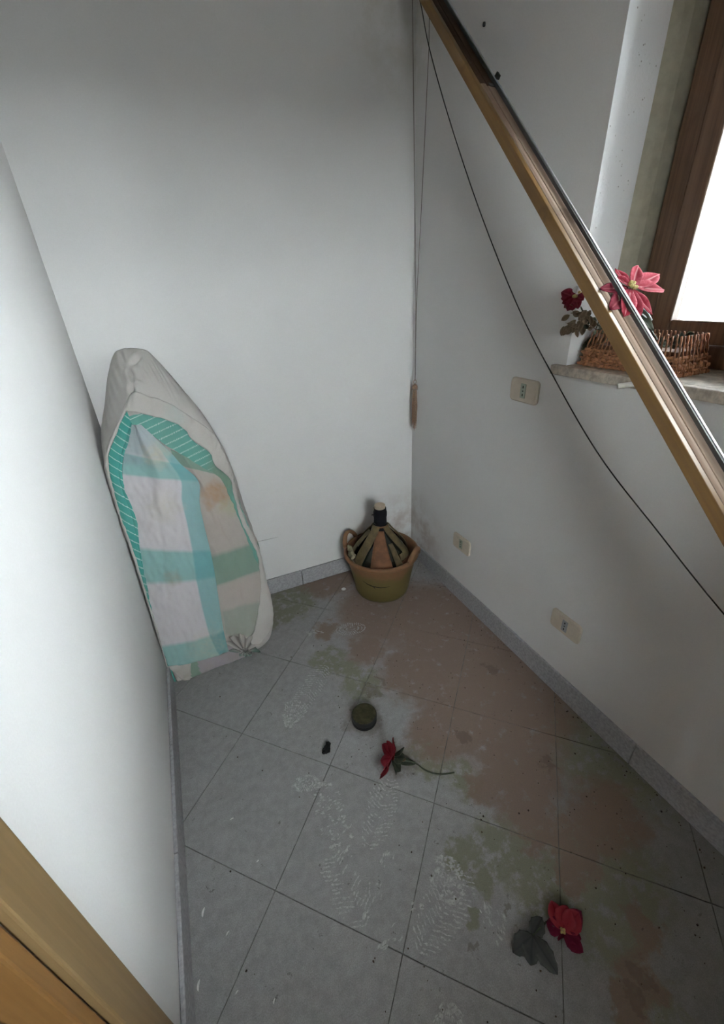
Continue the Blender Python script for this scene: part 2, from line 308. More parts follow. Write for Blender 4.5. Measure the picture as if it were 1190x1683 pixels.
class MB:
    """collects vertices, faces and a per-vertex print colour, then links ONE mesh object"""
    def __init__(s): s.v = []; s.f = []; s.c = []; s.mi = []
    def add(s, vs, fs, col=(1, 1, 1), mi=0):
        k = len(s.v); s.v += [tuple(v) for v in vs]
        s.c += ([col] * len(vs)) if not isinstance(col, list) else col
        s.f += [tuple(i + k for i in f) for f in fs]; s.mi += [mi] * len(fs)
        return s
    def box(s, lo, hi, mi=0, bev=0.):
        (x0, y0, z0), (x1, y1, z1) = lo, hi
        return s.add([(x0, y0, z0), (x1, y0, z0), (x1, y1, z0), (x0, y1, z0), (x0, y0, z1), (x1, y0, z1), (x1, y1, z1), (x0, y1, z1)],
                     [(0, 3, 2, 1), (4, 5, 6, 7), (0, 1, 5, 4), (1, 2, 6, 5), (2, 3, 7, 6), (3, 0, 4, 7)], mi=mi)
    def prism(s, loop0, loop1, mi=0):
        n = len(loop0)
        return s.add(list(loop0) + list(loop1), [tuple(range(n))[::-1], tuple(range(n, 2 * n))] + [(i, (i + 1) % n, n + (i + 1) % n, n + i) for i in range(n)], mi=mi)
    def lathe(s, prof, n=40, center=(0, 0, 0), cap=True, mi=0, wob=0.):
        cx, cy, cz = center; vs = []
        for r, z in prof:
            for i in range(n):
                a = 2 * PI * i / n; rr = r * (1 + wob * math.sin(3 * a + z * 20))
                vs.append((cx + rr * math.cos(a), cy + rr * math.sin(a), cz + z))
        fs = [(j * n + i, j * n + (i + 1) % n, (j + 1) * n + (i + 1) % n, (j + 1) * n + i) for j in range(len(prof) - 1) for i in range(n)]
        if cap:
            fs.append(tuple(range(n))[::-1]); fs.append(tuple(range((len(prof) - 1) * n, len(prof) * n)))
        return s.add(vs, fs, mi=mi)
    def tube(s, pts, r, n=8, mi=0, flat=1.0):
        pts = [Vector(p) for p in pts]; rs = r if isinstance(r, (list, tuple)) else [r] * len(pts); vs = []
        up = None
        for i, p in enumerate(pts):
            d = (pts[min(i + 1, len(pts) - 1)] - pts[max(i - 1, 0)]).normalized()
            if up is None: up = d.orthogonal().normalized()
            up = (up - d * up.dot(d)).normalized(); w = d.cross(up)
            for k in range(n):
                a = 2 * PI * k / n; vs.append(p + up * (rs[i] * math.cos(a)) + w * (rs[i] * flat * math.sin(a)))
        m = len(pts)
        fs = [(j * n + k, j * n + (k + 1) % n, (j + 1) * n + (k + 1) % n, (j + 1) * n + k) for j in range(m - 1) for k in range(n)]
        fs += [tuple(range(n))[::-1], tuple(range((m - 1) * n, m * n))]
        return s.add(vs, fs, mi=mi)
    def grid(s, rows, cols=None, closed=False, mi=0):
        h, w = len(rows), len(rows[0]); vs = [p for r in rows for p in r]
        fs = [(j * w + i, j * w + (i + 1) % w, (j + 1) * w + (i + 1) % w, (j + 1) * w + i) for j in range(h - 1) for i in range(w if closed else w - 1)]
        return s.add(vs, fs, [c for r in cols for c in r] if cols else (1, 1, 1), mi)
    def build(s, name, mats, parent=None, smooth=False, solid=0., bev=0., origin=None, recalc=True):
        me = bpy.data.meshes.new(name)
        o3 = Vector(origin) if origin is not None else Vector((0, 0, 0))
        me.from_pydata([Vector(v) - o3 for v in s.v], [], s.f)
        for m in (mats if isinstance(mats, (list, tuple)) else [mats]): me.materials.append(m)
        for p, mi in zip(me.polygons, s.mi): p.material_index = mi; p.use_smooth = smooth
        ca = me.color_attributes.new('print', 'FLOAT_COLOR', 'POINT')
        ca.data.foreach_set('color', [x for c in s.c for x in (c[0], c[1], c[2], 1.)])
        if recalc:
            bm = bmesh.new(); bm.from_mesh(me); bmesh.ops.recalc_face_normals(bm, faces=bm.faces); bm.to_mesh(me); bm.free()
        o = bpy.data.objects.new(name, me); o.location = o3
        link(o, parent)
        if parent is not None: o.location = o3 - parent.location if parent.type == 'EMPTY' or True else o3
        if solid:
            md = o.modifiers.new('thickness', 'SOLIDIFY'); md.thickness = solid; md.offset = 0
        if bev:
            md = o.modifiers.new('bevel', 'BEVEL'); md.width = bev; md.segments = 2; md.limit_method = 'ANGLE'
        return o

def thing(name, label, cat, loc=(0, 0, 0), group=None):
    o = bpy.data.objects.new(name, None); o.empty_display_size = .05; o.location = loc; link(o)
    o['label'] = label; o['category'] = cat
    if group: o['group'] = group
    return o
def tag(o, label, cat, group=None):
    o['label'] = label; o['category'] = cat
    if group: o['group'] = group
    return o
def struct(o): o['kind'] = 'structure'; return o

def lerp(a, b, t): return a + (b - a) * t
def sample(pts, t):
    """point at fraction t (0..1) of the index range of a polyline, Catmull-Rom smoothed"""
    n = len(pts) - 1; u = min(max(t, 0), 1) * n; i = min(int(u), n - 1); f = u - i
    p0, p1, p2, p3 = (Vector(pts[max(i - 1, 0)]), Vector(pts[i]), Vector(pts[i + 1]), Vector(pts[min(i + 2, n)]))
    return .5 * ((2 * p1) + (p2 - p0) * f + (2 * p0 - 5 * p1 + 4 * p2 - p3) * f * f + (3 * p1 - p0 - 3 * p2 + p3) * f ** 3)
def interp(vals, t):
    n = len(vals) - 1; u = min(max(t, 0), 1) * n; i = min(int(u), n - 1); return lerp(vals[i], vals[i + 1], u - i)
def nz(x, y, z=0.): return noise.noise(Vector((x, y, z)))

# ---------------------------------------------------------------- the room
XL, YN, ZC = -1.30, -2.95, 2.60
W0, W1, WZ0, WZ1 = -1.68, -0.85, 1.095, 2.36   # the window opening in the right wall
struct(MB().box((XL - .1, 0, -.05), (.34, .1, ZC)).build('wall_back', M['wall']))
b = MB()
b.box((0, W1, -.05), (.3, 0, ZC)); b.box((0, YN, -.05), (.3, W0, ZC)); b.box((0, W0, -.05), (.3, W1, WZ0)); b.box((0, W0, WZ1), (.3, W1, ZC))
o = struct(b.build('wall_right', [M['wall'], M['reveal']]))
for p in o.data.polygons:
    c = p.center
    if c.x > .05 and c.x < .29 and (abs(c.y - W1) < 1e-4 and c.z > WZ0): p.material_index = 1
DY0, DY1, DZ = -1.437, -2.30, 2.10                # the doorway in the left wall
b = MB(); b.box((XL - .1, DY0, -.05), (XL, 0, ZC)); b.box((XL - .1, YN, -.05), (XL, DY1, ZC)); b.box((XL - .1, DY1, DZ), (XL, DY0, ZC))
struct(b.build('wall_left', M['wall']))
NX0, NX1, NZ0, NZ1 = -1.27, -.60, 1.15, 1.82     # unseen second window, added behind the camera to light the back wall
b = MB(); b.box((XL - .1, YN - .1, -.05), (NX0, YN, ZC)); b.box((NX1, YN - .1, -.05), (.34, YN, ZC)); b.box((NX0, YN - .1, -.05), (NX1, YN, NZ0)); b.box((NX0, YN - .1, NZ1), (NX1, YN, ZC))
struct(b.build('wall_near', M['wall']))
struct(MB().box((-.43, -2.06, -.05), (-.0003, -1.96, ZC - .0005)).build('light_blocker_stub', M['wall']))  # unseen stub wall, added to block light from the window behind the camera
added_win = bpy.data.objects.new('added_window', None); link(added_win); added_win['kind'] = 'structure'
for lo, hi in (((NX0 + .001, YN - .09, NZ0 + .001), (NX0 + .04, YN - .04, NZ1 - .001)), ((NX1 - .04, YN - .09, NZ0 + .001), (NX1 - .001, YN - .04, NZ1 - .001)),
               ((NX0 + .0405, YN - .09, NZ0 + .001), (NX1 - .0405, YN - .04, NZ0 + .04)), ((NX0 + .0405, YN - .09, NZ1 - .04), (NX1 - .0405, YN - .04, NZ1 - .001))):
    MB().box(lo, hi).build('window_frame', M['frame_wood'], added_win, bev=.004)
MB().box((NX0 + .041, YN - .067, NZ0 + .041), (NX1 - .041, YN - .063, NZ1 - .041)).build('glass_pane', M['glass'], added_win)
struct(MB().box((XL - .1, YN - .1, ZC), (.34, .1, ZC + .08)).build('ceiling', M['ceiling']))

# floor: a grout bed and one object per tile, laid on the diagonal
floor = struct(MB().box((XL - .1, YN - .1, -.06), (.1, .1, -.0022)).build('floor', M['grout']))
def clip(poly, ax, lim, keep_less):
    out = []
    for i, p in enumerate(poly):
        q = poly[(i + 1) % len(poly)]
        a = (p[ax] < lim) == keep_less; c = (q[ax] < lim) == keep_less
        if a: out.append(p)
        if a != c:
            t = (lim - p[ax]) / (q[ax] - p[ax]); r = [lerp(p[0], q[0], t), lerp(p[1], q[1], t)]; r[ax] = lim; out.append(tuple(r))
    return out
TS, GAP = .335, .0020
S2 = .5 ** .5
for i in range(-14, 12):
    for j in range(-14, 14):
        poly = []
        for x, y in ((i, j), (i + 1, j), (i + 1, j + 1), (i, j + 1)):
            gx = GAP / 2 / TS; x += gx if x == i else -gx; y += gx if y == j else -gx
            dx, dy = (x + 1.215) * TS, (y - 4.795) * TS
            poly.append((S2 * (dx + dy), S2 * (-dx + dy)))
        for ax, lim, less in ((0, XL + .0005, False), (0, -.0005, True), (1, YN + .0005, False), (1, -.0005, True)):
            if poly: poly = clip(poly, ax, lim, less)
        if len(poly) < 3: continue
        cx = sum(p[0] for p in poly) / len(poly); cy = sum(p[1] for p in poly) / len(poly)
        h = random.uniform(-.0004, .0004)
        top = [(p[0] + (cx - p[0]) * .003, p[1] + (cy - p[1]) * .003, h) for p in poly]
        mid = [(p[0], p[1], h - .0009) for p in poly]; bot = [(p[0], p[1], -.004) for p in poly]
        n = len(poly); bb = MB()
        bb.add(bot + mid + top, [tuple(range(2 * n, 3 * n))] + [(k, (k + 1) % n, n + (k + 1) % n, n + k) for k in range(n)] + [(n + k, n + (k + 1) % n, 2 * n + (k + 1) % n, 2 * n + k) for k in range(n)])
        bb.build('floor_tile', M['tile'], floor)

# skirting
def skirting(name, pieces):
    root = bpy.data.objects.new(name, None); link(root); root['kind'] = 'structure'
    for lo, hi in pieces: MB().box(lo, hi).build('skirting_tile', M['skirting'], root, bev=.0025)
skirting('baseboard_back', [((x0, -.011, .0005), (x1, -.0002, .088)) for x0, x1 in ((-1.2885, -.968), (-.9665, -.648), (-.6465, -.328), (-.3265, -.0115))])
skirting('baseboard_right', [((-.011, y0, .0005), (-.0002, y1, .091)) for y0, y1 in ((-.36, -.0002), (-.69, -.3612), (-1.02, -.6912), (-1.35, -1.0212), (-1.68, -1.3512), (-1.958, -1.6812))])
skirting('baseboard_left', [((XL + .0002, y0, .0005), (XL + .011, y1, .088)) for y0, y1 in ((-.40, -.012), (-.7195, -.4012), (-1.0395, -.7207), (-1.374, -1.0405))])
# door casing and closed door in the left wall
def box_struct(name, lo, hi, m, bev=.003, parent=None):
    o = MB().box(lo, hi).build(name, m, parent, bev=bev)
    if parent is None: struct(o)
    return o
trim = bpy.data.objects.new('trim_1', None); link(trim); trim['kind'] = 'structure'
for nm, lo, hi, m in (('casing_board', (XL + .0002, -1.437, .0005), (XL + .014, -1.376, DZ + .06), 'door_wood'),
                      ('casing_board', (XL + .0002, -2.362, .0005), (XL + .014, -2.301, DZ + .06), 'door_wood'),
                      ('casing_board', (XL + .0002, -2.3005, DZ + .0005), (XL + .014, -1.4375, DZ + .06), 'door_wood'),
                      ('jamb_board', (XL - .099, -1.460, .0005), (XL + .004, -1.4385, DZ - .001), 'door_dark'),
                      ('jamb_board', (XL - .099, -2.299, .0005), (XL + .004, -2.278, DZ - .001), 'door_dark')):
    MB().box(lo, hi).build(nm, M[m], trim, bev=.003)
door = struct(MB().box((XL - .075, -2.276, .008), (XL - .035, -1.462, DZ - .004)).build('door_1', M['door_dark'], bev=.003))
for z0, z1 in ((.15, .95), (1.10, 1.95)):
    MB().box((XL - .034, -2.16, z0), (XL - .027, -1.58, z1)).build('door_panel', M['door_wood'], door, bev=.004)
hb = MB().tube([(XL - .034, -2.23, 1.0), (XL + .01, -2.23, 1.0), (XL + .012, -2.12, 1.0)], .008).build('door_handle', M['steel'], door, smooth=True)

# window: frame, sash, panes, sill, slanted jamb
win = bpy.data.objects.new('window_1', None); link(win); win['kind'] = 'structure'
fx0, fx1 = .20, .262
for lo, hi in (((fx0, -.935, WZ0 + .026), (fx1, W1 - .0305, WZ1 - .001)), ((fx0, W0 + .001, WZ0 + .026), (fx1, W0 + .06, WZ1 - .001)),
               ((fx0, W0 + .0605, WZ1 - .06), (fx1, -.936, WZ1 - .001)), ((fx0, W0 + .0605, WZ0 + .026), (fx1, -.936, WZ0 + .08)), ((fx0, -1.295, WZ0 + .081), (fx1, -1.235, WZ1 - .061))):
    MB().box(lo, hi).build('window_frame', M['frame_wood'], win, bev=.004)
for y0, y1 in ((-1.234, -.937), (W0 + .061, -1.296)):
    for lo, hi in (((fx0 - .012, y0, WZ0 + .082), (fx1 - .02, y0 + .05, WZ1 - .062)), ((fx0 - .012, y1 - .05, WZ0 + .082), (fx1 - .02, y1, WZ1 - .062)),
                   ((fx0 - .012, y0 + .0505, WZ0 + .082), (fx1 - .02, y1 - .0505, WZ0 + .135)), ((fx0 - .012, y0 + .0505, WZ1 - .115), (fx1 - .02, y1 - .0505, WZ1 - .062))):
        MB().box(lo, hi).build('sash_bar', M['frame_wood'], win, bev=.004)
    MB().box((fx0 + .015, y0 + .0505, WZ0 + .1355), (fx0 + .019, y1 - .0505, WZ1 - .1155)).build('glass_pane', M['glass'], win)
jz0, jz1 = WZ0 + .0265, WZ1 - .001
jl = [(.128, W1 - .0004), (.15, W1 - .012), (.17, W1 - .020), (.262, W1 - .030), (.262, W1 - .0004)]
MB().prism([(x, y, jz0) for x, y in jl], [(x, y, jz1) for x, y in jl]).build('jamb_strip', M['jamb'], win)
bs = MB().box((-.022, W0 - .03, WZ0 + .0004), (-.0002, -.815, WZ0 + .026)); bs.box((-.0004, W0 + .0004, WZ0 + .0004), (.299, W1 - .0004, WZ0 + .026))
bs.build('window_sill', M['sill'], win, bev=.0025)
SH = 1.92                                          # unseen shutter slats down to here, added to dim the upper walls
z = SH
while z < WZ1 - .02:
    MB().prism([(.268, W0 + .001, z), (.282, W0 + .001, z), (.286, W0 + .001, z + .022), (.282, W0 + .001, z + .044), (.268, W0 + .001, z + .044)],
               [(.268, W1 - .001, z), (.282, W1 - .001, z), (.286, W1 - .001, z + .022), (.282, W1 - .001, z + .044), (.268, W1 - .001, z + .044)]).build('added_shutter_slat', M['jamb'], win)
    z += .0445
MB().tube([(-.018, -1.075, WZ0 + .012), (-.048, -1.052, WZ0 + .006)], .0065, 14).build('drain_spout', M['white_plastic'], win, smooth=False)

g = MB().box((-120, -120, -3.6), (120, 60, -3.5)).build('ground', simple('outdoor_ground', (.15, .15, .145, 1), .95)); g['kind'] = 'structure'

# ---------------------------------------------------------------- mattress leaning in the corner
matt = thing('folded_mattress', 'beige folded mattress with turquoise checked cloth, leaning upright in the left corner', 'mattress', (-1.1, -.2, 0))
LIN = (.50, .48, .455); TURQ = (.035, .27, .235); TURQ_L = (.12, .34, .29); WHITE = (.56, .53, .55); BAND = (.215, .42, .40)
NS = 420
def loop_pts(key): return G[key] + [G[key][0]]
CREASES = G['creases']
CREASES = [((c[0], c[1]), (c[2], c[3]), c[4]) for c in CREASES]
def body_ring(k, dep):
    """k 0 = front ridge, 1 = back on the wall"""
    ring = []
    for i in range(NS):
        t = i / NS
        a = sample(loop_pts('ridge'), t); c = sample(loop_pts('back'), t)
        p = a.lerp(c, k)
        ctr = Vector((-1.09, p.y, .5))
        out = (p - ctr); out.y = 0
        z = p.z
        bulge = math.sin(PI * k) * .012 * min(1, z / .1)
        if out.length > 1e-5: p += out.normalized() * bulge
        w = .004 * nz(p.x * 9, p.z * 9, k * 3) + .0025 * nz(p.x * 30, p.z * 30, k * 8)
        if z > .95: w += .004 * math.sin(i * .9 + k * 5) * math.sin(PI * min(1, k)) * (z - .95) / .2
        if out.length > 1e-5: p += out.normalized() * w * math.sin(PI * min(1, k + .08)) * min(1, z / .1)
        for (ax_, az_), (bx_, bz_), dep_ in CREASES:      # stitched-in gathers near the top of the cover
            vx, vz = bx_ - ax_, bz_ - az_; u_ = min(max(((p.x - ax_) * vx + (p.z - az_) * vz) / (vx * vx + vz * vz), 0), 1)
            d_ = math.hypot(p.x - ax_ - vx * u_, p.z - az_ - vz * u_)
            p += (Vector((p.x + 1.09, -.30, p.z - .5)).normalized()) * 1.6 * (-dep_ * math.exp(-(d_ / .006) ** 2) + .6 * dep_ * math.exp(-((d_ - .014) / .008) ** 2)) * math.sin(PI * min(1, .15 + u_ * .8))
        p.x = max(p.x, -1.2965); p.z = max(p.z, .0022); p.y = min(p.y, -.004)
        ring.append(p)
    return ring
rings = [body_ring(k, 0) for k in [((j / 44) ** 1.25) for j in range(45)]]
last = [p + Vector((0, .02, 0)) for p in rings[-1]]
cen = Vector((-1.09, 0, .5))
last2 = [Vector((lerp(p.x, cen.x, .25), -.008, max(.0022, lerp(p.z, cen.z, .2)))) for p in rings[-1]]
rows = rings + [last, last2]
mb = MB()
mb.grid(rows, [[LIN] * NS for r in rows], closed=True)
k = len(mb.v); mb.add([sum((Vector(p) for p in rows[-1]), Vector()) / NS, sum((Vector(p) for p in rows[0]), Vector()) / NS + Vector((0, .012, 0))], [], LIN)
e0 = (len(rows) - 1) * NS
mb.f += [(e0 + i, e0 + (i + 1) % NS, k) for i in range(NS)] + [(i, (i + 1) % NS, k + 1) for i in range(NS)]; mb.mi += [0] * (2 * NS)
mb.build('mattress_body', M['linen'], matt, smooth=True)

NF = Vector((0, -1, .18)).normalized()           # outward normal of the leaning front
def cloth(name, L, Rr, nu, nv, colf, mat, amp=.003, solid=.0022, disp=None, parent=None, svals=None, bow=0., edge=0.):
    rows, cols = [], []
    for j in range(nv + 1):
        s = j / nv; a = sample(L, s); c = sample(Rr, s); row, cr = [], []
        for i in range(nu + 1):
            t = i / nu; p = a.lerp(c, t)
            d = amp * nz(p.x * 22, p.z * 14, 3.3) + .5 * amp * nz(p.x * 60, p.z * 38, 9.1) + bow * math.sin(PI * t)
            if disp: d += disp(s, t, p)
            p = p + NF * d
            if edge: p += Vector((edge * nz(p.z * 45, t * 3, 1.), 0, edge * nz(p.x * 45, s * 3, 5.)))
            p.x = max(p.x, -1.2985); p.z = max(p.z, .002)
            row.append(p); cr.append(colf(interp(svals, s) if svals else s, t, p))
        rows.append(row); cols.append(cr)
    return MB().grid(rows, cols).build(name, mat, parent or matt, smooth=True, solid=solid)
def mixc(a, c, t): t = min(max(t, 0), 1); return tuple(lerp(x, y, t) for x, y in zip(a, c))
def blot(p, x, z, r):
    px, pz_ = p.x + .35 * r * nz(p.x * 40, p.z * 40, 1.), p.z + .5 * r * nz(p.x * 34, p.z * 34, 7.)
    return max(0., 1 - ((px - x) ** 2 + (pz_ - z) ** 2) / (r * r)) * (.75 + .5 * nz(p.x * 90, p.z * 90, 4.))
T0 = [.6, .6, .755, .755, .72, .71, .765, .80, .836, .85]
def soft(v, a, b, w=.03): return min(max((v - a) / w + .5, 0), 1) * min(max((b - v) / w + .5, 0), 1)
def col_front(s, t, p):
    t0 = interp([.78, .78, .755, .735, .715, .765, .836, .85], s / 6 * 6 / 7 if False else s / 7.)
    h = max(soft(s, 1, 2), soft(s, 3, 4), soft(s, 5, 7)); v = min(max((t - t0) / .02 + .5, 0), 1)
    if s < 1.0: v *= min(max((s - .35) * 2, 0), 1)
    top = (.37, .42, .44)
    base = mixc(WHITE, top, soft(s, -.5, 1.0, .2))
    band = mixc(BAND, (.21, .32, .33), soft(s, 1, 1.5, .3) * (1 - t))
    c = mixc(base, band, h * .9)
    c = mixc(c, (.165, .385, .39), v * .8 * (1 if s < 5 else 1))
    c = mixc(c, (.065, .26, .29), v * h * (.75 if s > 4.5 else .25))
    c = mixc(c, (.33, .25, .15), .7 * max(0, blot(p, -1.19, .44, .035)) ** .5 * (.6 + .4 * nz(p.x * 60, p.z * 60)))
    c = mixc(c, (.50, .46, .38), .5 * blot(p, -1.15, .70, .07))
    c = mixc(c, (.52, .45, .30), .55 * blot(p, -1.13, .88, .05))
    c = mixc(c, (.50, .45, .33), .4 * blot(p, -1.13, .12, .10))
    return c
def disp_front(s, t, p):
    d = .010 * math.exp(-((t - .45 - .15 * s) / .10) ** 2) * math.exp(-((s - .15) / .2) ** 2)
    d -= .007 * math.exp(-((t - .30 - .3 * s) / .06) ** 2) * math.exp(-((s - .12) / .16) ** 2)
    d += .006 * math.exp(-((t - .55 + .25 * s) / .07) ** 2) * math.exp(-((s - .45) / .22) ** 2)
    d += .005 * math.exp(-((t - .72) / .05) ** 2) * math.exp(-((s - .55) / .35) ** 2)
    return d
cloth('checked_sheet', G['pf_l'], G['pf_r'], 90, 150, col_front, M['cloth'], .0055, disp=disp_front, svals=G['pf_s'], bow=.012)
def col_back(s, t, p):
    base = (.42, .375, .34)
    h = max(soft(s, -1, .9), soft(s, 3, 4, .05), soft(s, 4.75, 5.6, .1) * (1 if t > .15 else .4) * .5)
    band = (.175, .285, .225)
    c = mixc(base, band, h * .9)
    c = mixc(c, (.38, .23, .125), .85 * max(0, blot(p, -.972, .70, .06)) ** .7)
    c = mixc(c, (.40, .40, .24), .6 * blot(p, -.935, .64, .05))
    c = mixc(c, (.30, .29, .20), .5 * blot(p, -.90, .16, .06))
    return c
def disp_back(s, t, p): return .006 * math.sin(9 * t + 7 * s) * math.exp(-((s - .85) / .2) ** 2) + .006 * math.exp(-((t - .3 - .3 * s) / .07) ** 2) * (1 - s)
cloth('stained_sheet_fold', G['pr_l'], G['pr_r'], 60, 110, col_back, M['cloth'], .006, disp=disp_back, svals=G['pr_s'])
def col_tl(s, t, p):
    f = (p.z + 1.15 * p.x) / .034; f -= math.floor(f)
    c = mixc(TURQ, (.06, .31, .265), .5 + .5 * nz(p.x * 20, p.z * 20))
    return mixc(c, (.55, .68, .66), .8 if abs(f - .5) < .055 else 0) if s < .8 else mixc(c, (.05, .22, .18), .4)
def disp_edge(s, t, p): return .004 * math.sin(PI * t) - .003 * math.exp(-((t - .78) / .06) ** 2)
cloth('striped_lining', G['tl_l'], G['tl_r'], 26, 420, col_tl, M['cloth'], .0015, disp=disp_edge, edge=.002)
def col_tr(s, t, p):
    f = (p.z - .28 * p.x) / .0235; f -= math.floor(f)
    c = mixc(TURQ_L, (.09, .27, .22), .5 + .5 * nz(p.x * 16, p.z * 16))
    k = min(1, max(0, (s - .48) / .12))
    c = mixc(c, (.16, .23, .165), .8 * k * (1 - min(1, max(0, (s - .75) / .08))))
    c = mixc(c, (.13, .31, .255), min(1, max(0, (s - .78) / .05)))
    return mixc(c, (.58, .68, .65), (.75 if abs(f - .5) < .05 else 0) * (1 - k))
cloth('striped_lining', G['tr_o'], G['tr_i'], 60, 200, col_tr, M['cloth'], .003, edge=.004)
def col_hem(s, t, p):
    c = mixc(LIN, (.46, .43, .40), .5 + .5 * nz(p.x * 15, p.z * 15, 2))
    c = mixc(c, (.36, .48, .46), .35 * blot(p, -1.04, 1.0, .05))
    c = mixc(c, (.30, .30, .27), .55 if t < .03 and s > .2 else 0)
    return c
def disp_hem(s, t, p): return .006 * math.sin(PI * t) + .0015 * math.sin(s * 260) * (1 - t)
cloth('turned_hem', G['hem_o'], G['hem_i'], 14, 420, col_hem, M['linen'], .0025, disp=disp_hem, edge=.003)
def col_under(s, t, p):
    x = p.x
    if x < -1.225: return (.46, .42, .39)
    if x < -1.19: return (.19, .28, .21)
    return mixc((.34, .30, .355), (.31, .28, .24), .5 + .5 * nz(x * 20, p.z * 20))
cloth('underside_fold', G['uf_t'], G['uf_b'], 24, 60, col_under, M['cloth'], .004, bow=.008)
# the loose flap at the lower left and the puckered knot at the lower right
fl = [Vector(q) for q in G['flap']]
rows, cols = [], []
for j in range(13):
    row, cr = [], []
    for i in range(13):
        p = fl[0].lerp(fl[1], i / 12).lerp(fl[3].lerp(fl[2], i / 12), j / 12)
        p += NF * (.012 * math.sin(PI * i / 12) * (j / 12) + .004 * nz(p.x * 60, p.z * 60)); p.z = max(p.z, .003)
        row.append(p); cr.append(mixc((.45, .42, .38), (.3, .26, .2), .6 * max(0, nz(p.x * 40, p.z * 40))))
    rows.append(row); cols.append(cr)
MB().grid(rows, cols).build('loose_flap', M['cloth'], matt, smooth=True, solid=.002)
kc = Vector(G['knot'][0])
rows, cols = [], []
for j in range(15):
    u = j / 14; row, cr = [], []
    for i in range(96):
        a = 2 * PI * i / 96
        fold = 1 + .20 * math.sin(9 * a + 2 * u) + .10 * math.sin(17 * a + 1)
        r = (.010 + .050 * abs(u - .42) ** 1.1 / .58 * fold) if u < .42 else (.010 + .085 * (u - .42) ** .9 * fold)
        ex = Vector((.78, 0, .62)); ez = Vector((-.62, 0, .78))
        off = (ex * math.cos(a) * .75 + ez * math.sin(a) * 1.15) * r * (.55 if u < .42 else 1)
        p = kc + off + NF * ((.024 - (u - .42) * .075) if u >= .42 else (.024 + (.42 - u) * .03) * 1)
        p += NF * .006 * math.sin(9 * a + 2 * u) * u
        p.z = max(p.z, .003); row.append(p)
        low = min(1, max(0, (-off.z - off.x * .3) / .02))
        c = mixc((.40, .375, .345), (.11, .20, .165), low * .9)
        cr.append(mixc(c, (.10, .09, .08), .75 * max(0, -math.sin(9 * a + 2 * u))))
    rows.append(row); cols.append(cr)
MB().grid(rows, cols, closed=True).build('tied_knot', M['cloth'], matt, smooth=True)

# ---------------------------------------------------------------- demijohn in its tub
dj = thing('demijohn', 'dark corked demijohn wrapped in brown strips inside a cracked olive tub, in the corner', 'bottle', (-.292, -.214, 0))
DC = (-.292, -.214, 0)
tub_prof = [(.120, .0015), (.128, .004), (.134, .02), (.151, .12), (.166, .20), (.168, .207), (.178, .209), (.1815, .216), (.180, .226), (.174, .232), (.167, .229), (.163, .205), (.147, .12), (.128, .022), (.02, .014)]
tb = MB().lathe(tub_prof, 72, DC, wob=.004); tb.build('tub', M['tub'], dj, smooth=True, origin=DC)
# the crack in the tub wall
def tub_r(z):
    return lerp(.134, .151, (z - .02) / .1) if z < .12 else lerp(.151, .166, (z - .12) / .08)
def on_tub(a, z, off=0.):
    r = tub_r(z) + off; return Vector((DC[0] + r * math.cos(a), DC[1] + r * math.sin(a), z))
cr = MB()
va = math.atan2(-1.745 - DC[1], -1.027 - DC[0])
cr.tube([on_tub(va + da, z, .0006) for da, z in ((-.62, .135), (-.45, .122), (-.28, .115), (-.05, .111), (.10, .112), (.25, .113))], [.0005, .0022, .0028, .002, .001, .0004], 6)
cr.tube([on_tub(va + da, z, .0006) for da, z in ((-.27, .115), (-.24, .107), (-.22, .098))], [.0022, .0016, .0004], 6)
cr.build('tub_crack', M['hole'], dj)
def handle(ang, spread, lift, tilt=.0):
    pts, n = [], 15
    for i in range(n):
        u = i / (n - 1); a = ang + (u - .5) * 2 * spread
        h = math.sin(PI * u) ** .6
        r = .176 + .012 * h + tilt * h
        pts.append((DC[0] + r * math.cos(a), DC[1] + r * math.sin(a), .222 + lift * h))
    MB().tube(pts, .0085, 10, flat=1.5).build('tub_handle', M['tub'], dj, smooth=True)
handle(va + 1.12, .30, .050, -.006)
handle(va - 2.03, .32, .056, -.004)
# bottle, wrap panel, straps
bprof = [(.06, .016), (.115, .03), (.135, .10), (.138, .17), (.128, .215), (.105, .262), (.070, .310), (.042, .345), (.030, .368), (.028, .40)]
MB().lathe(bprof, 48, DC).build('bottle', M['bottle'], dj, smooth=True)
def brad(z):
    for (r0, z0), (r1, z1) in zip(bprof, bprof[1:]):
        if z0 <= z <= z1: return lerp(r0, r1, (z - z0) / (z1 - z0))
    return bprof[-1][0]
def strip(name, a0, a1, w0, w1, z0, z1, mat, off=.004, slack=0., seed=0):
    """a strip of the wrapping running up the bottle; angles at its foot and head, half widths in metres"""
    rows, n = [], 18
    for j in range(n + 1):
        u = j / n; z = lerp(z0, z1, u); a = lerp(a0, a1, u); w = lerp(w0, w1, u); r = brad(z) + off + slack * math.sin(PI * u) + .002 * nz(z * 30, seed)
        row = []
        for i in range(9):
            t = (i / 8 - .5) * 2; da = t * w / max(r, .02)
            rr = r + .002 * nz(t * 2, z * 25, seed + 3.)
            row.append(Vector((DC[0] + rr * math.cos(a + da), DC[1] + rr * math.sin(a + da), z)))
        rows.append(row)
    MB().grid(rows).build(name, mat, dj, smooth=True, solid=.004)
strip('wrap_panel', va + .02, va - .06, .062, .018, .17, .352, M['panel'], .005, .004, 1)
strip('wrap_strap', va - .98, va - .62, .030, .020, .18, .372, M['strap'], .006, .006, 2)
strip('wrap_strap', va - 1.55, va - 1.3, .024, .014, .18, .34, M['strap'], .006, .010, 5)
strip('wrap_strap', va + .68, va + .55, .020, .010, .18, .30, M['strap'], .005, .002, 7)
strip('wrap_strap', va + 1.25, va + .75, .022, .017, .215, .372, M['strap'], .007, .010, 3)
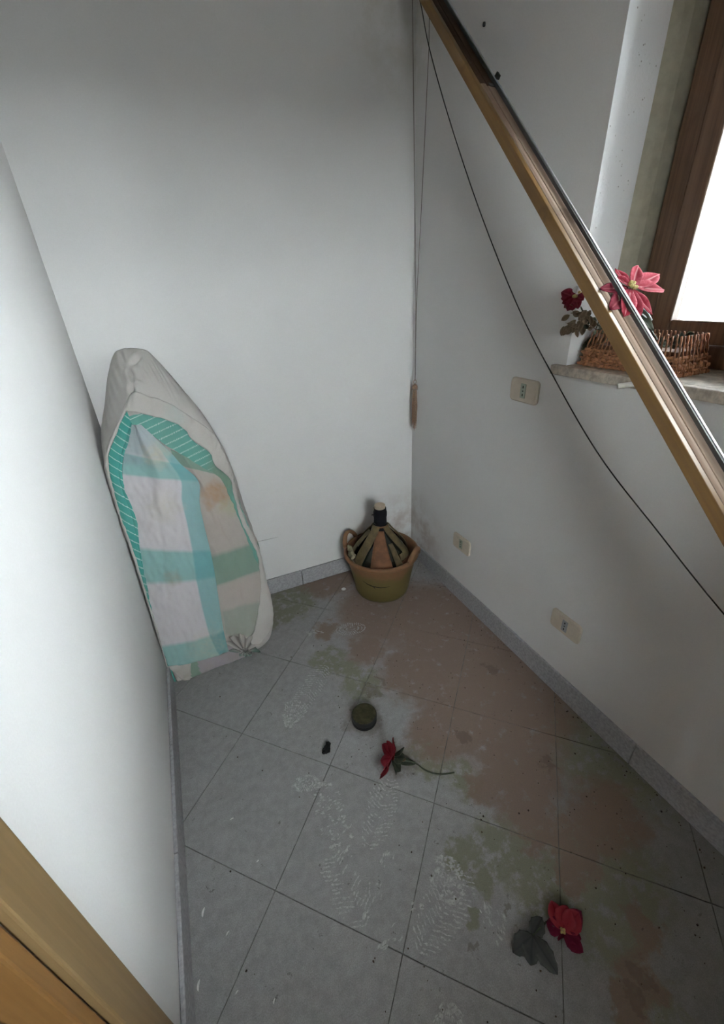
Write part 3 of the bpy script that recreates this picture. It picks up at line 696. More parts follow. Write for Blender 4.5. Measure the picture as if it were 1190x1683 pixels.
strip('wrap_strap', va + 2.2, va + 1.9, .03, .015, .18, .36, M['strap'], .006, .006, 9)
strip('wrap_strap', va - 2.4, va - 2.2, .03, .015, .18, .36, M['strap'], .006, .006, 10)
for z, a, w in ((.236, 1.02, .036), (.205, 1.0, .036)):
    strip('cross_strap', va + a, va + a + .02, w, w * .9, z - .014, z + .014, M['strap' if z > .22 else 'panel'], .010, .002, 4)
# neck, tape collar and cork
MB().lathe([(.033, .352), (.034, .356), (.030, .375), (.0295, .40), (.0315, .412), (.0315, .432), (.029, .440), (.0285, .452)], 32, DC, wob=.02).build('neck_tape', M['black_tape'], dj, smooth=True)
MB().lathe([(.043, .336), (.044, .341), (.036, .362), (.035, .362)], 32, DC).build('neck_collar', M['black_tape'], dj, smooth=True)
strip('neck_strap', va + .12, va + .55, .026, .022, .366, .372, M['panel'], .009, .0, 6)
MB().lathe([(.0245, .450), (.0250, .453), (.0250, .466), (.0235, .4685)], 28, DC).build('cork_stopper', M['cork'], dj, smooth=False, bev=.0008)
MB().tube([on_tub(va - 1.2, .2) * 0 + Vector((DC[0] + .03 * math.cos(va - 1.3), DC[1] + .03 * math.sin(va - 1.3), .421)), Vector((DC[0] + .040 * math.cos(va - 1.3), DC[1] + .040 * math.sin(va - 1.3), .421))], .003, 8).build('tape_end', M['black_tape'], dj)
# a crumpled rag tucked between tub and bottle on the left
rows = []
for j in range(17):
    u = j / 16; row = []
    for i in range(13):
        t = i / 12; a = va - 1.30 + (t - .5) * .55
        r = .150 + .010 * math.sin(9 * u + 5 * t) + .006 * nz(u * 6, t * 6)
        row.append(Vector((DC[0] + r * math.cos(a), DC[1] + r * math.sin(a), .20 + .058 * u + .010 * nz(t * 7, u * 5, 2))))
    rows.append(row)
MB().grid(rows).build('tucked_rag', M['rag'], dj, smooth=True, solid=.003)

# ---------------------------------------------------------------- slanted timber rail with steel strip
A = Vector(G['beam'][0]); DV = BDIR
XP = (Vector((1, 0, 0)) - DV * DV.x).normalized(); UP = DV.cross(XP); UP = UP if UP.z > 0 else -UP
rail = thing('timber_rail', 'long slanted wooden rail with steel strip, sloping down past the window sill', 'rail', A)
L0, L1 = -.262, 2.372
BH, BW = .024, .075
# local frame: x across, y up, z along the rail
RM = Matrix((XP, UP, DV)).transposed().to_4x4()
def rail_part(name, prof, mat, l0=L0, l1=L1, bev=.0015):
    n = 24
    b = MB()
    loops = [[(x, y, lerp(l0, l1, k / n)) for x, y in prof] for k in range(n + 1)]
    w = len(prof)
    b.add([p for l in loops for p in l], [(k * w + i, k * w + (i + 1) % w, (k + 1) * w + (i + 1) % w, (k + 1) * w + i) for k in range(n) for i in range(w)] + [tuple(range(w))[::-1], tuple(range(n * w, n * w + w))])
    o = b.build(name, mat, None, bev=bev); o.parent = rail; o.matrix_local = RM; return o
rail_part('front_board', [(0, 0), (.012, 0), (.012, BH), (.001, BH), (0, BH - .001)], M['beam_front'])
LJ = .47
eb = [(.0122, .004), (.0305, .004), (.0305, BH - .001), (.028, BH + .0015), (.020, BH + .002), (.0122, BH + .0005)]
ib = [(.0345, 0), (BW - .002, 0), (BW - .002, BH - .001), (.0345, BH - .001)]
rail_part('edge_bead', eb, M['beam_dark'], L0, LJ); rail_part('edge_bead', eb, M['beam_top'], LJ + .0006, L1)['label'] = 'pale bare wood lower length'
rail_part('inner_board', ib, M['beam_dark'], L0, LJ); rail_part('inner_board', ib, M['beam_top'], LJ + .0006, L1)['label'] = 'pale bare wood lower length'
rail_part('groove_floor', [(.0306, .002), (.0344, .002), (.0344, BH - .008), (.0306, BH - .008)], M['dark_metal'], bev=0)
SX = .0575
rail_part('strip_backing', [(SX - .0042, BH + .0005), (SX - .0004, BH + .0005), (SX - .0004, BH + .0078), (SX - .0042, BH + .0078)], M['grey_metal'], bev=.0006)
rail_part('steel_strip', [(SX, BH + .004), (SX + .0055, BH + .004), (SX + .0055, BH + .0095), (SX, BH + .0095)], M['steel'], bev=.0012)
for l in (.0, .95, 1.75, 2.3):
    rail_part('strip_bracket', [(SX + .0005, BH - .0012), (SX + .005, BH - .0012), (SX + .005, BH + .0038), (SX + .0005, BH + .0038)], M['grey_metal'], l, l + .012, bev=0)
lz = .455
rail_part('latch_clip', [(SX, BH + .010), (SX + .008, BH + .010), (SX + .008, BH + .019), (SX + .002, BH + .020)], M['dark_metal'], lz - .008, lz + .008)
rail_part('dark_knot', [(.040, BH - .0009), (.070, BH - .0009), (.070, BH + .0004), (.040, BH + .0004)], M['dark_metal'], lz + .004, lz + .018, bev=0)

# ---------------------------------------------------------------- cords
ta = [Vector(q) for q in G['tassel']]
tc = thing('tassel_pull_cord', 'tan tassel on a looped pull cord hanging in the room corner', 'cord', ta[0])
ring = ta[0]
MB().tube([Vector((ta[4].x, -.06, 2.2005)), ta[4], ta[4].lerp(ta[3], .5) + Vector((0, .001, 0)), ta[3] + Vector((-.001, 0, 0)), ring + Vector((0, 0, .006))], .0013, 6).build('cord', M['cord'], tc, smooth=True)
MB().tube([Vector((-.034, -.135, 2.1335)), ta[5], ta[6], ta[3] + Vector((.002, 0, 0)), ring + Vector((.001, 0, .006))], .0012, 6).build('cord', M['cord'], tc, smooth=True)
rp = [ring + Vector((math.cos(a) * .008, 0, math.sin(a) * .008 - .003)) for a in [2 * PI * i / 20 for i in range(21)]]
MB().tube(rp, .0021, 8).build('ring', simple('pale_ring', (.42, .36, .30, 1), .4), tc, smooth=True)
th = Vector((ring.x, ring.y, ring.z - .012))
MB().lathe([(.002, 0), (.009, -.003), (.0125, -.012), (.012, -.021), (.0095, -.026)], 24, th).build('tassel_head', M['tassel'], tc, smooth=True)
fr = MB()
random.seed(3)
for i in range(70):
    a = random.uniform(0, 2 * PI); r = .0108 * math.sqrt(random.random()); ln = random.uniform(.135, .165) if random.random() < .6 else random.uniform(.16, .195)
    x, y = r * math.cos(a), r * math.sin(a); sw = random.uniform(-.004, .004)
    fr.tube([th + Vector((x * .7, y * .7, -.020)), th + Vector((x * 1.1, y * 1.1, -.020 - ln * .5)), th + Vector((x * 1.0 + sw - .002, y + sw, -.020 - ln))], [.0016, .0016, .0008], 5)
o = fr.build('tassel_fringe', M['tassel'], tc); o['kind'] = 'stuff'
MB().tube([th + Vector((math.cos(a) * .0118, math.sin(a) * .0118, -.024)) for a in [2 * PI * i / 16 for i in range(17)]], .0013, 6).build('tassel_band', M['cord'], tc, smooth=True)

w = [Vector(q) for q in G['wire']]
ext = [Vector((-.035, -1.50, .622)), Vector((-.03, -1.85, .49)), Vector((-.02, -1.955, .455))]
pts = [Vector((-.035, -.003, 2.19)), Vector((-.035, -.035, 2.168))] + w + ext
fine = [sample(pts, i / 120) for i in range(121)]
for p in fine: p.x = min(p.x, -.003)
tag(MB().tube(fine, .0017, 6).build('hanging_wire', M['wire'], smooth=True), 'thin black wire sagging across the right wall behind the slanted wooden rail', 'wire')

# ---------------------------------------------------------------- sockets on the right wall
def rrect(y0, y1, z0, z1, r, n=6):
    pts = []
    for cy, cz, a0 in ((y1 - r, z1 - r, 0), (y0 + r, z1 - r, PI / 2), (y0 + r, z0 + r, PI), (y1 - r, z0 + r, 1.5 * PI)):
        for i in range(n + 1):
            a = a0 + PI / 2 * i / n; pts.append((cy + r * math.cos(a), cz + r * math.sin(a)))
    return pts
def socket(y, z, label, im, wd=.119, ht=.074):
    t = thing('wall_socket', label, 'socket', (0, y, z), 'ivory sockets on the right wall')
    o3 = (0, y, z)
    lp = rrect(-wd / 2, wd / 2, -ht / 2, ht / 2, .013); lp2 = [(a * .97, b * .95) for a, b in lp]; lp3 = [(a * .93, b * .90) for a, b in lp]
    rows = [[Vector((-.0004, a, b)) for a, b in lp], [Vector((-.006, a, b)) for a, b in lp], [Vector((-.0085, a, b)) for a, b in lp2], [Vector((-.0092, a, b)) for a, b in lp3]]
    m = MB().grid(rows, closed=True); n = len(lp); m.f.append(tuple(range(3 * n, 4 * n))); m.mi.append(0)
    o = m.build('cover_plate', M['plate'], None, bev=0); o.parent = t
    for a, b in ((-.0315, 'blank_module'), (.0315, 'blank_module')):
        q = rrect(a - .0195, a + .0195, -.0225, .0225, .002, 3)
        o = MB().prism([(-.0093, u, v) for u, v in q], [(-.0099, u, v) for u, v in q]).build(b, M['plate'], None); o.parent = t
    q = rrect(-.0108, .0108, -.0225, .0225, .0015, 3)
    o = MB().prism([(-.0093, u, v) for u, v in q], [(-.0112, u, v) for u, v in q]).build('outlet_insert', im, None, bev=.0006); o.parent = t
    for dz, hh in ((.0125, .0042), (0, .0024), (-.0125, .0042)):
        q = rrect(-.0021, .0021, dz - hh, dz + hh, .002, 3)
        oo = MB().prism([(-.0110, u, v) for u, v in q], [(-.0115, u, v) for u, v in q]).build('socket_hole', M['hole'], None); oo.parent = o
    return t
socket(-.7095, 1.026, 'ivory wall socket at sill height, just left of the window sill', M['insert'])
socket(-.4555, .304, 'ivory wall socket low on the right wall, nearer the corner and demijohn', M['insert'])
socket(-1.037, .303, 'ivory wall socket with grey insert low on the right wall, below the window', M['insert_grey'])
nl = G['nail'][0]
tag(MB().lathe([(.0035, -.004), (.004, 0), (.0035, .004)], 10, (-.0045, nl[1], nl[2])).build('nail', M['dark_metal']), 'tiny dark nail high on the right wall above the wooden rail', 'nail')
# plaster crack beside the mattress
cq = [Vector(q) + Vector((0, .0006, 0)) for q in G['crack']]
tag(MB().tube(cq, [.0003, .0009, .0007, .0002], 5).build('plaster_crack', M['cord']), 'short thin horizontal crack in the back wall plaster beside the mattress', 'crack')

# ---------------------------------------------------------------- leaves and flowers
def leaf(mb, base, tip, side, width, fold=.25, curl=.0, n=9, m=5, lobes=0., power=.9, notch=0):
    base, tip, side = Vector(base), Vector(tip), Vector(side)
    d = tip - base; L = d.length; dn = d.normalized(); sd = (side - dn * side.dot(dn)).normalized(); nn = sd.cross(dn)
    rows, cols = [], []
    for j in range(n + 1):
        u = j / n; w = width * (math.sin(PI * min(1, u ** power * .96 + .02)) ** .8)
        if lobes: w *= 1 + lobes * math.sin(u * 24)
        if j == n: w = width * .02
        row, cr = [], []
        for i in range(2 * m + 1):
            t = (i / m - 1)
            p = base + d * u + sd * (t * w) + nn * (abs(t) * w * fold + curl * L * u * u + .06 * width * math.sin(u * 9 + t * 3))
            row.append(p); e = max(0, (abs(t) - .35) / .65)
            cr.append((e, 1. if i == m else 0., 0))
        rows.append(row); cols.append(cr)
    mb.grid(rows, cols)
def petal(parent, mat, base, tip, side, width, name='petal', label=None, **kw):
    b = MB(); leaf(b, base, tip, side, width, **kw); o = b.build(name, mat, parent, smooth=True, solid=.0008)
    if label: o['label'] = label
    return o
def blob(mb, c, r, seed=0, squash=1., n=10, jit=.3):
    c = Vector(c); vs = [c + Vector((0, 0, -r * squash))]; fs = []
    for j in range(1, n // 2):
        th_ = PI * j / (n // 2)
        for i in range(n):
            a = 2 * PI * i / n; dirv = Vector((math.sin(th_) * math.cos(a), math.sin(th_) * math.sin(a), -math.cos(th_)))
            rr = r * (1 + jit * noise.noise(dirv * 1.7 + Vector((seed, seed * .7, 0)))); q = dirv * rr; q.z *= squash; vs.append(c + q)
    vs.append(c + Vector((0, 0, r * squash))); R_ = n // 2 - 1
    for i in range(n): fs.append((0, 1 + (i + 1) % n, 1 + i)); fs.append((len(vs) - 1, 1 + (R_ - 1) * n + i, 1 + (R_ - 1) * n + (i + 1) % n))
    for j in range(R_ - 1):
        for i in range(n): fs.append((1 + j * n + i, 1 + j * n + (i + 1) % n, 1 + (j + 1) * n + (i + 1) % n, 1 + (j + 1) * n + i))
    mb.add(vs, fs)

CAMN = (Vector((-.9, -1.0, .25))).normalized()
# big poinsettia on the sill, leaning over the rail
bf = [Vector(q) for q in G['bigfl']]; c0 = bf[0]
pz = thing('poinsettia', 'large crimson silk poinsettia with pale petal edges leaning over the rail by the window', 'flower', c0)
for k, (tp, wd) in enumerate(zip(bf[1:8] + bf[10:11], (.014, .015, .018, .018, .016, .016, .018, .013))):
    dirv = (tp - c0); sd = dirv.cross(UP)
    petal(pz, M['petal'], c0 + dirv * .06 + UP * .002 * (k % 2), tp, sd, wd, fold=.3 if k % 2 else .18)
for tp, wd in ((bf[8], .014), (bf[9], .018)):
    dirv = tp - c0; petal(pz, M['petal_dark'], c0 + dirv * .1, tp, dirv.cross(UP), wd, fold=.1)
pb = MB()
for k in range(7):
    a = k * .9; blob(pb, c0 + XP * .007 * math.cos(a) * (k > 0) + DV * .007 * math.sin(a) * (k > 0) + UP * .006, .0042, k)
pb.build('flower_centre', M['pollen'], pz, smooth=True)
for k, (dl, dx, ln, wd) in enumerate(((.045, .045, .05, .016), (.075, .03, .06, .018))):
    base = c0 + DV * .02 + UP * -.02; tip = c0 + DV * (dl + .02) + XP * dx + UP * -.022
    petal(pz, M['leaf_pale' if k == 0 else 'leaf'], base, tip, (tip - base).cross(UP), wd, name='leaf', label='pale grey leaf' if k == 0 else None)
MB().tube([c0 - UP * .004, c0 + XP * .06 - UP * .03 + Vector((0, 0, -.02)), Vector((.04, c0.y + .02, 1.20))], .0022, 8).build('flower_stem', M['stem'], pz, smooth=True)

# wicker basket on the sill
BX0, BX1, BY0, BY1, BZ0 = .028, .150, -1.13, -.868, WZ0 + .0265
bk = thing('wicker_basket', 'small rust-brown wicker basket standing on the window sill behind the rail', 'basket', ((BX0 + BX1) / 2, (BY0 + BY1) / 2, BZ0))
def bpt(u, v, h, off=0.):
    """point on the basket: u along y 0..1, v along x 0..1, h height 0..1"""
    s = 1 - .13 * h
    cx, cy = (BX0 + BX1) / 2, (BY0 + BY1) / 2
    return Vector((cx + (lerp(BX0 - off, BX1 + off, v) - cx) * s, cy + (lerp(BY1 + off, BY0 - off, u) - cy) * s, BZ0 + h * .088))
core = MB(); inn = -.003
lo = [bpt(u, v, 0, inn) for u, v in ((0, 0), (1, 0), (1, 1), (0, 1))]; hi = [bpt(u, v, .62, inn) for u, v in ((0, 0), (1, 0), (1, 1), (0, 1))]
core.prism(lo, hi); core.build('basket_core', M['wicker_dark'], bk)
NSP = 22
for i in range(NSP):
    MB().tube([bpt((i + .5) / NSP, 1, h, .0008 + .0012 * math.sin(h * 22 + i * PI)) for h in [k / 10 for k in range(11)]], .0042, 6, flat=.35).build('upright_splint', M['wicker'], bk)
    u = (i + .5) / NSP; top = 1.0 + (.42 if 6 < i < 9 else 0) + random.uniform(-.04, .06)
    b = MB().tube([bpt(u, 0, h, .0008 + .0012 * math.sin(h * 22 + i * PI)) for h in [k / 10 * top for k in range(11)]], .0042, 6, flat=.35)
    b.build('upright_splint', M['wicker'], bk)
for uu, i in [(0, i) for i in range(9)] + [(1, i) for i in range(9)]:
    v = (i + .5) / 9
    MB().tube([bpt(uu, v, h, .0008 + .0012 * math.sin(h * 22 + i * PI)) for h in [k / 10 for k in range(11)]], .0052, 6, flat=.35).build('upright_splint', M['wicker'], bk)
for r in range(6):
    h = .05 + r * .085
    pts = [bpt(0, 1 - k / 12, h, .0012 + .0022 * math.cos(PI * k + r * PI)) for k in range(12)] + [bpt(k / 44, 0, h + .02 * math.sin(k * 1.57 + r), .0012 + .0022 * math.cos(PI * (k / 2) + r * PI)) for k in range(45)] + [bpt(1, k / 12, h, .0012 + .0022 * math.cos(PI * k + r * PI)) for k in range(1, 13)] + [bpt(1 - k / 22, 1, h, .0012 + .0022 * math.cos(PI * k + r * PI)) for k in range(1, 23)]
    MB().tube(pts, .0042, 6, flat=.4).build('weaver', M['wicker'], bk)
MB().tube([bpt(-.02, 0, .40, .004), bpt(.16, 0, .62, .006), bpt(.36, 0, .86, .007), bpt(.5, 0, .96, .004)], .0012, 5).build('loose_straw', M['wicker'], bk)

# maroon flower, dry leaves and dark foliage beside the basket
sf = [Vector(q) for q in G['smallfl']]; c1 = sf[0]
sm = thing('poinsettia', 'small maroon poinsettia with dry leaves on the sill, left of the rail', 'flower', (c1.x, c1.y, c1.z))
for k, tp in enumerate(sf[1:]):
    dv = tp - c1; petal(sm, M['petal_dark'], c1 + dv * .08, c1 + dv * 1.12, dv.cross(CAMN), .011 + .003 * (k % 2), fold=.35)
    petal(sm, M['petal_dark'], c1 + dv * .1 + CAMN * -.008, c1 + dv.lerp(sf[1 + (k + 1) % 6] - c1, .5) * 1.15 - CAMN * .008, dv.cross(CAMN), .010, fold=.2)
pb = MB()
for k in range(6): blob(pb, c1 + Vector((random.uniform(-.008, .008), random.uniform(-.008, .008), random.uniform(-.004, .01))) + CAMN * .004, .004, k)
pb.build('flower_centre', M['pollen'], sm, smooth=True)
petal(sm, M['leaf_pale'], c1 + Vector((.0, -.004, -.002)), c1 + Vector((-.005, -.016, -.03)), CAMN.cross(Vector((0, 0, 1))), .005, name='pale_petal', label='pale stray petal')
petal(sm, M['leaf_pale'], c1 + Vector((.0, .0, .008)), c1 + Vector((-.005, -.002, .026)), CAMN.cross(Vector((0, 0, 1))), .009, name='pale_petal')
MB().tube([c1 - CAMN * .006, c1 + Vector((.03, -.02, -.05)), Vector((.07, -.93, 1.195))], .002, 8).build('flower_stem', M['stem'], sm, smooth=True)
sg = [Vector(q) for q in G['sprig']]
dry = thing('dry_sprig', 'sprig of small dry brown leaves hanging below the maroon flower', 'plant', tuple(sg[0]))
MB().tube([Vector((.07, -.925, 1.19)), sg[0], sg[5], sg[4], sg[2]], .0011, 6).build('twig', M['leaf_dry'], dry, smooth=True)
MB().tube([sg[0], sg[6], sg[7]], .0011, 6).build('twig', M['leaf_dry'], dry, smooth=True)
random.seed(11)
for k in range(46):
    if k < 12:
        p = sg[0].lerp(sg[2], (k % 6) / 5) if k < 6 else sg[5].lerp(sg[2], (k - 6) / 5)
        tp = p + Vector((random.uniform(-.008, .004), random.uniform(-.006, .016), -random.uniform(.016, .026)))
    else:
        p = Vector((random.uniform(-.02, .04), random.uniform(-.90, -.835), random.uniform(1.215, 1.268)))
        tp = p + Vector((random.uniform(-.02, .012), random.uniform(-.016, .024), random.uniform(-.026, .012)))
    petal(dry, M['leaf_dry'], p, tp, (tp - p).cross(CAMN), random.uniform(.0045, .0085), name='leaf', fold=.3, n=6, m=3)
fo = thing('foliage', 'dark green artificial foliage in and beside the wicker basket on the sill', 'plant', (.06, -.865, BZ0))
random.seed(5)
for k in range(84):
    if k >= 52: p = Vector((random.uniform(.05, .13), random.uniform(-1.11, -.95), BZ0 + random.uniform(.058, .085)))
    elif k < 22: p = Vector((random.uniform(.03, .11), random.uniform(-.868, -.858), BZ0 + random.uniform(.003, .05)))
    else: p = Vector((random.uniform(.02, .12), random.uniform(-.945, -.862), BZ0 + random.uniform(.075, .118)))
    tp = p + Vector((random.uniform(-.022, .012), random.uniform(-.012, .008 if k < 22 else .02), random.uniform(-.004, .024)))
    tp.y = min(tp.y, W1 - .003)
    petal(fo, M['leaf'], p, tp, (tp - p).cross(CAMN), random.uniform(.005, .009), name='leaf', fold=.25, n=6, m=3)
MB().tube([(.07, -.863, BZ0 + .0005), (.065, -.864, BZ0 + .06), (.06, -.88, BZ0 + .115)], .0016, 6).build('twig', M['stem'], fo, smooth=True)

# ---------------------------------------------------------------- things on the floor
lx, ly = G['lid'][0][:2]
o = MB().lathe([(.01, .030), (.0405, .030), (.0412, .0362), (.0385, .0374), (.0365, .0372), (.0355, .0362), (.01, .0362)], 56, (lx, ly, 0)).build('jar_lid', M['lid'], smooth=False, origin=(lx, ly, 0))
MB().lathe([(.030, .001), (.0415, .001), (.0435, .003), (.0435, .012), (.0422, .0128), (.0422, .0156), (.0438, .0165), (.0438, .033), (.0413, .0358), (.0404, .0299)], 56, (lx, ly, 0)).build('lid_rim', M['lid_rim'], o, origin=(lx, ly, 0))
tag(o, 'round dark olive jar lid lying on the floor among the dusty tiles', 'lid')
lx, ly = G['lump'][0][:2]
b = MB(); blob(b, (lx, ly, .0085), .0125, 4, .75, 16, .5); blob(b, (lx + .008, ly + .014, .0075), .0095, 9, .75, 14, .4); blob(b, (lx - .009, ly - .004, .0065), .0085, 2, .75, 14, .4)
tag(b.build('rubber_lump', M['rubber'], smooth=True, origin=(lx, ly, 0)), 'small lumpy black scrap lying on grey tiles near the jar lid', 'scrap')
dx, dy = G['disc'][0][:2]
tag(MB().lathe([(.0105, .0006), (.0115, .0014), (.0115, .0024), (.0105, .003), (.0085, .0028)], 28, (dx, dy, 0)).build('bottle_cap', M['chip'], smooth=False), 'tiny pale round cap on the floor left of the demijohn tub', 'cap')

# red silk flower lying on its side, stem pointing away from it
q = [Vector(v) for v in G['fl1']]
f1 = thing('silk_flower', 'red silk flower lying on its side with curved dark stem, beside the jar lid', 'flower', tuple(q[0]))
ax = (q[2] - q[0]); ax.z = 0; ax.normalize()               # from the bloom towards the stem
ax = (ax + Vector((0, .0, -.42))).normalized()
cc = q[0] + Vector((-.012, .012, .046))
e1 = ax.cross(Vector((0, 0, 1))).normalized(); e2 = e1.cross(ax)
if e2.z < 0: e2 = -e2
for k, (a, ln, wd) in enumerate(((1.35, .072, .017), (.62, .050, .020), (-.15, .058, .022), (-.85, .068, .019), (-1.75, .046, .022), (-2.6, .060, .020), (2.4, .055, .020), (3.2, .05, .02), (.25, .052, .018))):
    dv = e1 * math.cos(a) + e2 * math.sin(a)
    tp = cc + dv * ln - ax * (.014 + .006 * (k % 3))
    tp.z = max(tp.z, .003)
    petal(f1, M['petal_floor'], cc + dv * .004, tp, dv.cross(ax), wd, fold=.18, curl=.02)
for k in range(6):
    a = k * 1.05 + .3; dv = e1 * math.cos(a) + e2 * math.sin(a); tp = cc + ax * .030 + dv * .040; tp.z = max(tp.z, .003)
    petal(f1, M['leaf'], cc + ax * .004 + dv * .004, tp, dv.cross(ax), .018, name='sepal', fold=.2)
cup = MB(); blob(cup, cc + ax * .020, .016, 3, 1., 12, .3); cup.build('calyx', M['leaf'], f1, smooth=True)
petal(f1, M['leaf_dry'], cc + ax * .026 + Vector((0, 0, .008)), cc + ax * .050 + Vector((0, 0, .016)), e1, .008, name='dry_leaf', label='small dry brown leaf')
petal(f1, M['leaf'], cc + ax * .02 - Vector((0, 0, .01)), Vector((q[1].x + .01, q[1].y + .0, .006)), e1, .012, name='leaf')
st = [cc + ax * .016, Vector((q[1].x, q[1].y, .018)), Vector((q[2].x, q[2].y, .006)), Vector((q[3].x, q[3].y, .0035)), Vector((q[4].x, q[4].y, .0032))]
MB().tube([sample(st, i / 24) for i in range(25)], .0021, 8).build('flower_stem', M['stem'], f1, smooth=True)

# second flower with dark leaves near the right
q = [Vector(v) for v in G['fl2']]
f2 = thing('silk_flower', 'red silk flower with three grey-black leaves lying face up on the tiles', 'flower', tuple(q[0]))
c2 = q[0] + Vector((0, 0, .022))
up = Vector((-.25, -.35, 1)).normalized()
for k, (tp, h, wd, mt) in enumerate(((q[1], .022, .019, 'petal_floor'), (q[1].lerp(q[3], .55), .034, .024, 'petal_floor'), (q[3], .030, .022, 'petal_floor'), (q[0] + (q[3] - q[0]) * 1.25, .012, .02, 'petal_floor_b'),
        (q[2], .004, .016, 'petal_floor_b'), (q[2].lerp(q[3], .35), .008, .016, 'petal_floor_b'), (q[4], .012, .018, 'petal_floor_b'), (q[0] + (q[4] - q[0]) * .5 + (q[2] - q[0]) * .5, .006, .018, 'petal_floor_b'))):
    t3 = Vector((tp.x, tp.y, h)); dv = t3 - c2
    petal(f2, M[mt], c2 + dv * .05, t3, dv.cross(up), wd, fold=.2, lobes=.04, label='plum-dark petal' if mt.endswith('_b') else None)
pb = MB()
for k in range(4): blob(pb, c2 + Vector((.004 * math.cos(k * 1.6), .004 * math.sin(k * 1.6), .004)), .003, k)
pb.build('flower_centre', M['pollen'], f2, smooth=True)
hub = Vector((q[7].x, q[7].y, .014))
for tp, wd, h in ((q[5], .021, .006), (q[6], .019, .008), (q[5].lerp(q[6], .5) + (q[5] - q[0]) * .08, .021, .003), (q[4] + (q[4] - q[2]) * .12, .018, .016)):
    t3 = Vector((tp.x, tp.y, h)); petal(f2, M['leaf_grey'], hub, t3, (t3 - hub).cross(up), wd, name='leaf', fold=-.12, lobes=.08, n=12)
MB().tube([c2 - Vector((0, 0, .003)), Vector((q[4].x, q[4].y, .010)), hub], .0022, 8).build('flower_stem', M['stem'], f2, smooth=True)

# white slivers
for k, (x, y, ln, a) in enumerate(G['chips']):
    ln *= .62; b = MB(); wd = ln * .2; n = 7; v0 = []; v1 = []
    dirx, diry = math.cos(a * 1.0 - .4), math.sin(a * 1.0 - .4)
    L_, R_ = [], []
    for i in range(n):
        u = i / (n - 1) - .5; w_ = wd * (1 - (2 * u) ** 2) ** .5 * .5 + .0004; bx = .12 * ln * math.cos(u * 3)
        L_.append((x + dirx * u * ln - diry * (w_ + bx), y + diry * u * ln + dirx * (w_ + bx))); R_.append((x + dirx * u * ln - diry * (bx - w_), y + diry * u * ln + dirx * (bx - w_)))
    poly = L_ + R_[::-1]
    b.prism([(p[0], p[1], .0006) for p in poly], [(p[0], p[1], .0018) for p in poly])
    LB = ['white curled sliver on the grey tiles, farthest from the camera beside the left wall', 'white upright sliver on tiles near the left baseboard, below the joint', 'white upright sliver on tiles next to the left baseboard at the bottom',
          'tiny white chip on the tile joint left of the big footprints', 'small white chip on a grey tile between two upright slivers', 'tiny white chip near the bottom edge of the floor', 'tiny white chip on the dusty tile left of the leafed flower', 'tiny white chip beside the lowest upright sliver']
    tag(b.build('paint_chip', M['chip']), LB[k], 'chip', 'white chips on the floor')

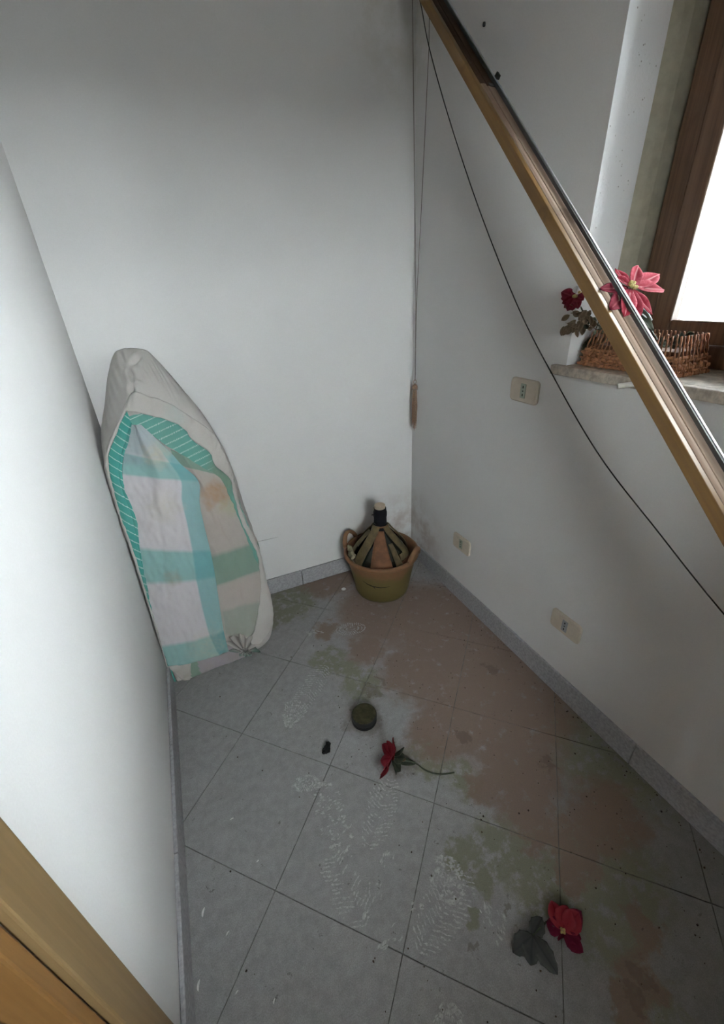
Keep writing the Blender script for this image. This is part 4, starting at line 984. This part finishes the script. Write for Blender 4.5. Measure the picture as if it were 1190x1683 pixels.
# dusty shoe prints: many little pads of dust left by a tread
random.seed(21)
def footprint(x0, y0, x1, y1, w, style):
    b = MB(); dx, dy = x1 - x0, y1 - y0; L = math.hypot(dx, dy); ux, uy = dx / L, dy / L
    if style in ('heel', 'ring'): Lh = max(L, w) * 1.05
    else: Lh = L * 1.1
    cx, cy = (x0 + x1) / 2, (y0 + y1) / 2
    def pad(s, t, ls, lt, rot):
        n = 8; pts = []; hz = random.uniform(.00035, .0009)
        for i in range(n):
            a = 2 * PI * i / n; r = random.uniform(.45, 1.25); ps, pt = math.cos(a) * ls * r, math.sin(a) * lt * r
            ss = s + ps * math.cos(rot) - pt * math.sin(rot); tt = t + ps * math.sin(rot) + pt * math.cos(rot)
            pts.append((cx + ux * ss - uy * tt, cy + uy * ss + ux * tt))
        b.prism([(p[0], p[1], .0) for p in pts], [(p[0], p[1], hz) for p in pts])
    def half(s):
        u = min(1, abs(2 * s / Lh)); return w / 2 * math.sqrt(max(0, 1 - u ** 2.6))
    if style in ('sole', 'ladder'):
        step = .0105; s = -Lh / 2 + step / 2
        while s < Lh / 2:
            h = half(s)
            for sg_ in (-1, 1):
                t = random.uniform(0, .1) * h
                while t < h:
                    ln = random.uniform(.004, .012)
                    if nz(s * 45, t * 60 * sg_, x0 * 9) > -.22: pad(s - .5 * t + random.uniform(-.001, .001), sg_ * (t + ln / 2), random.uniform(.0013, .0030), ln * .62, sg_ * .46 + random.uniform(-.25, .25))
                    t += ln * .9
            s += step
    elif style == 'heel':
        for i in range(15):                       # fanned ribs
            a = lerp(-1.25, 1.25, i / 14)
            for u in [k / 9 for k in range(2, 10)]:
                s_, t_ = -Lh * .42 + Lh * .92 * u * math.cos(a * .62), w * .62 * u * math.sin(a)
                if abs(t_) < w / 2 and random.random() < .86: pad(s_, t_, Lh * .055, .0016 + .0012 * u, a * .75)
    elif style == 'ring':
        for r in (.92, .72, .5, .26):
            n = int(44 * r)
            for i in range(n):
                a = 2 * PI * i / n
                if nz(math.cos(a) * 1.5 + x0 * 7, math.sin(a) * 1.5, r * 3) > -.25: pad(Lh / 2 * r * math.sin(a), w / 2 * r * math.cos(a), random.uniform(.0016, .0032), random.uniform(.003, .0055), -a)
    else:
        n = 170 if style == 'rough' else 60
        for i in range(n):
            s = random.uniform(-Lh / 2, Lh / 2); h = half(s); t = random.uniform(-h, h)
            if nz(s * 40, t * 40, x0 * 11) < -.1: continue
            if style == 'smudge': pad(s, t, random.uniform(.003, .009), random.uniform(.001, .003), random.uniform(-.4, .4))
            else: pad(s, t, random.uniform(.0015, .004), random.uniform(.003, .008), random.uniform(-.7, .7))
    o = b.build('shoe_print', M['dust'], floor, recalc=False); o['kind'] = 'stuff'
    return o
for pr in G['prints']: footprint(*pr)

# crumbs of dirt
random.seed(33); b = MB()
for k in range(520):
    if random.random() < .55: x, y = random.uniform(-.75, -.02), random.uniform(-1.9, -.03)
    elif random.random() < .4: x, y = -.015 - abs(random.gauss(0, .02)), random.uniform(-1.8, -.05)
    else: x, y = random.uniform(-1.28, -.02), random.uniform(-1.9, -.4)
    if x < -1.0 and y > -.42: continue
    if math.hypot(x - DC[0], y - DC[1]) < .14: continue
    blob(b, (x, y, .0006), random.choice((.0009, .0012, .0014, .0018, .0026)), k, .6, 6, .5)
o = b.build('dirt_crumbs', M['crumb']); o['kind'] = 'stuff'; o['label'] = 'dark crumbs of dirt scattered over the floor tiles'; o['category'] = 'dirt'
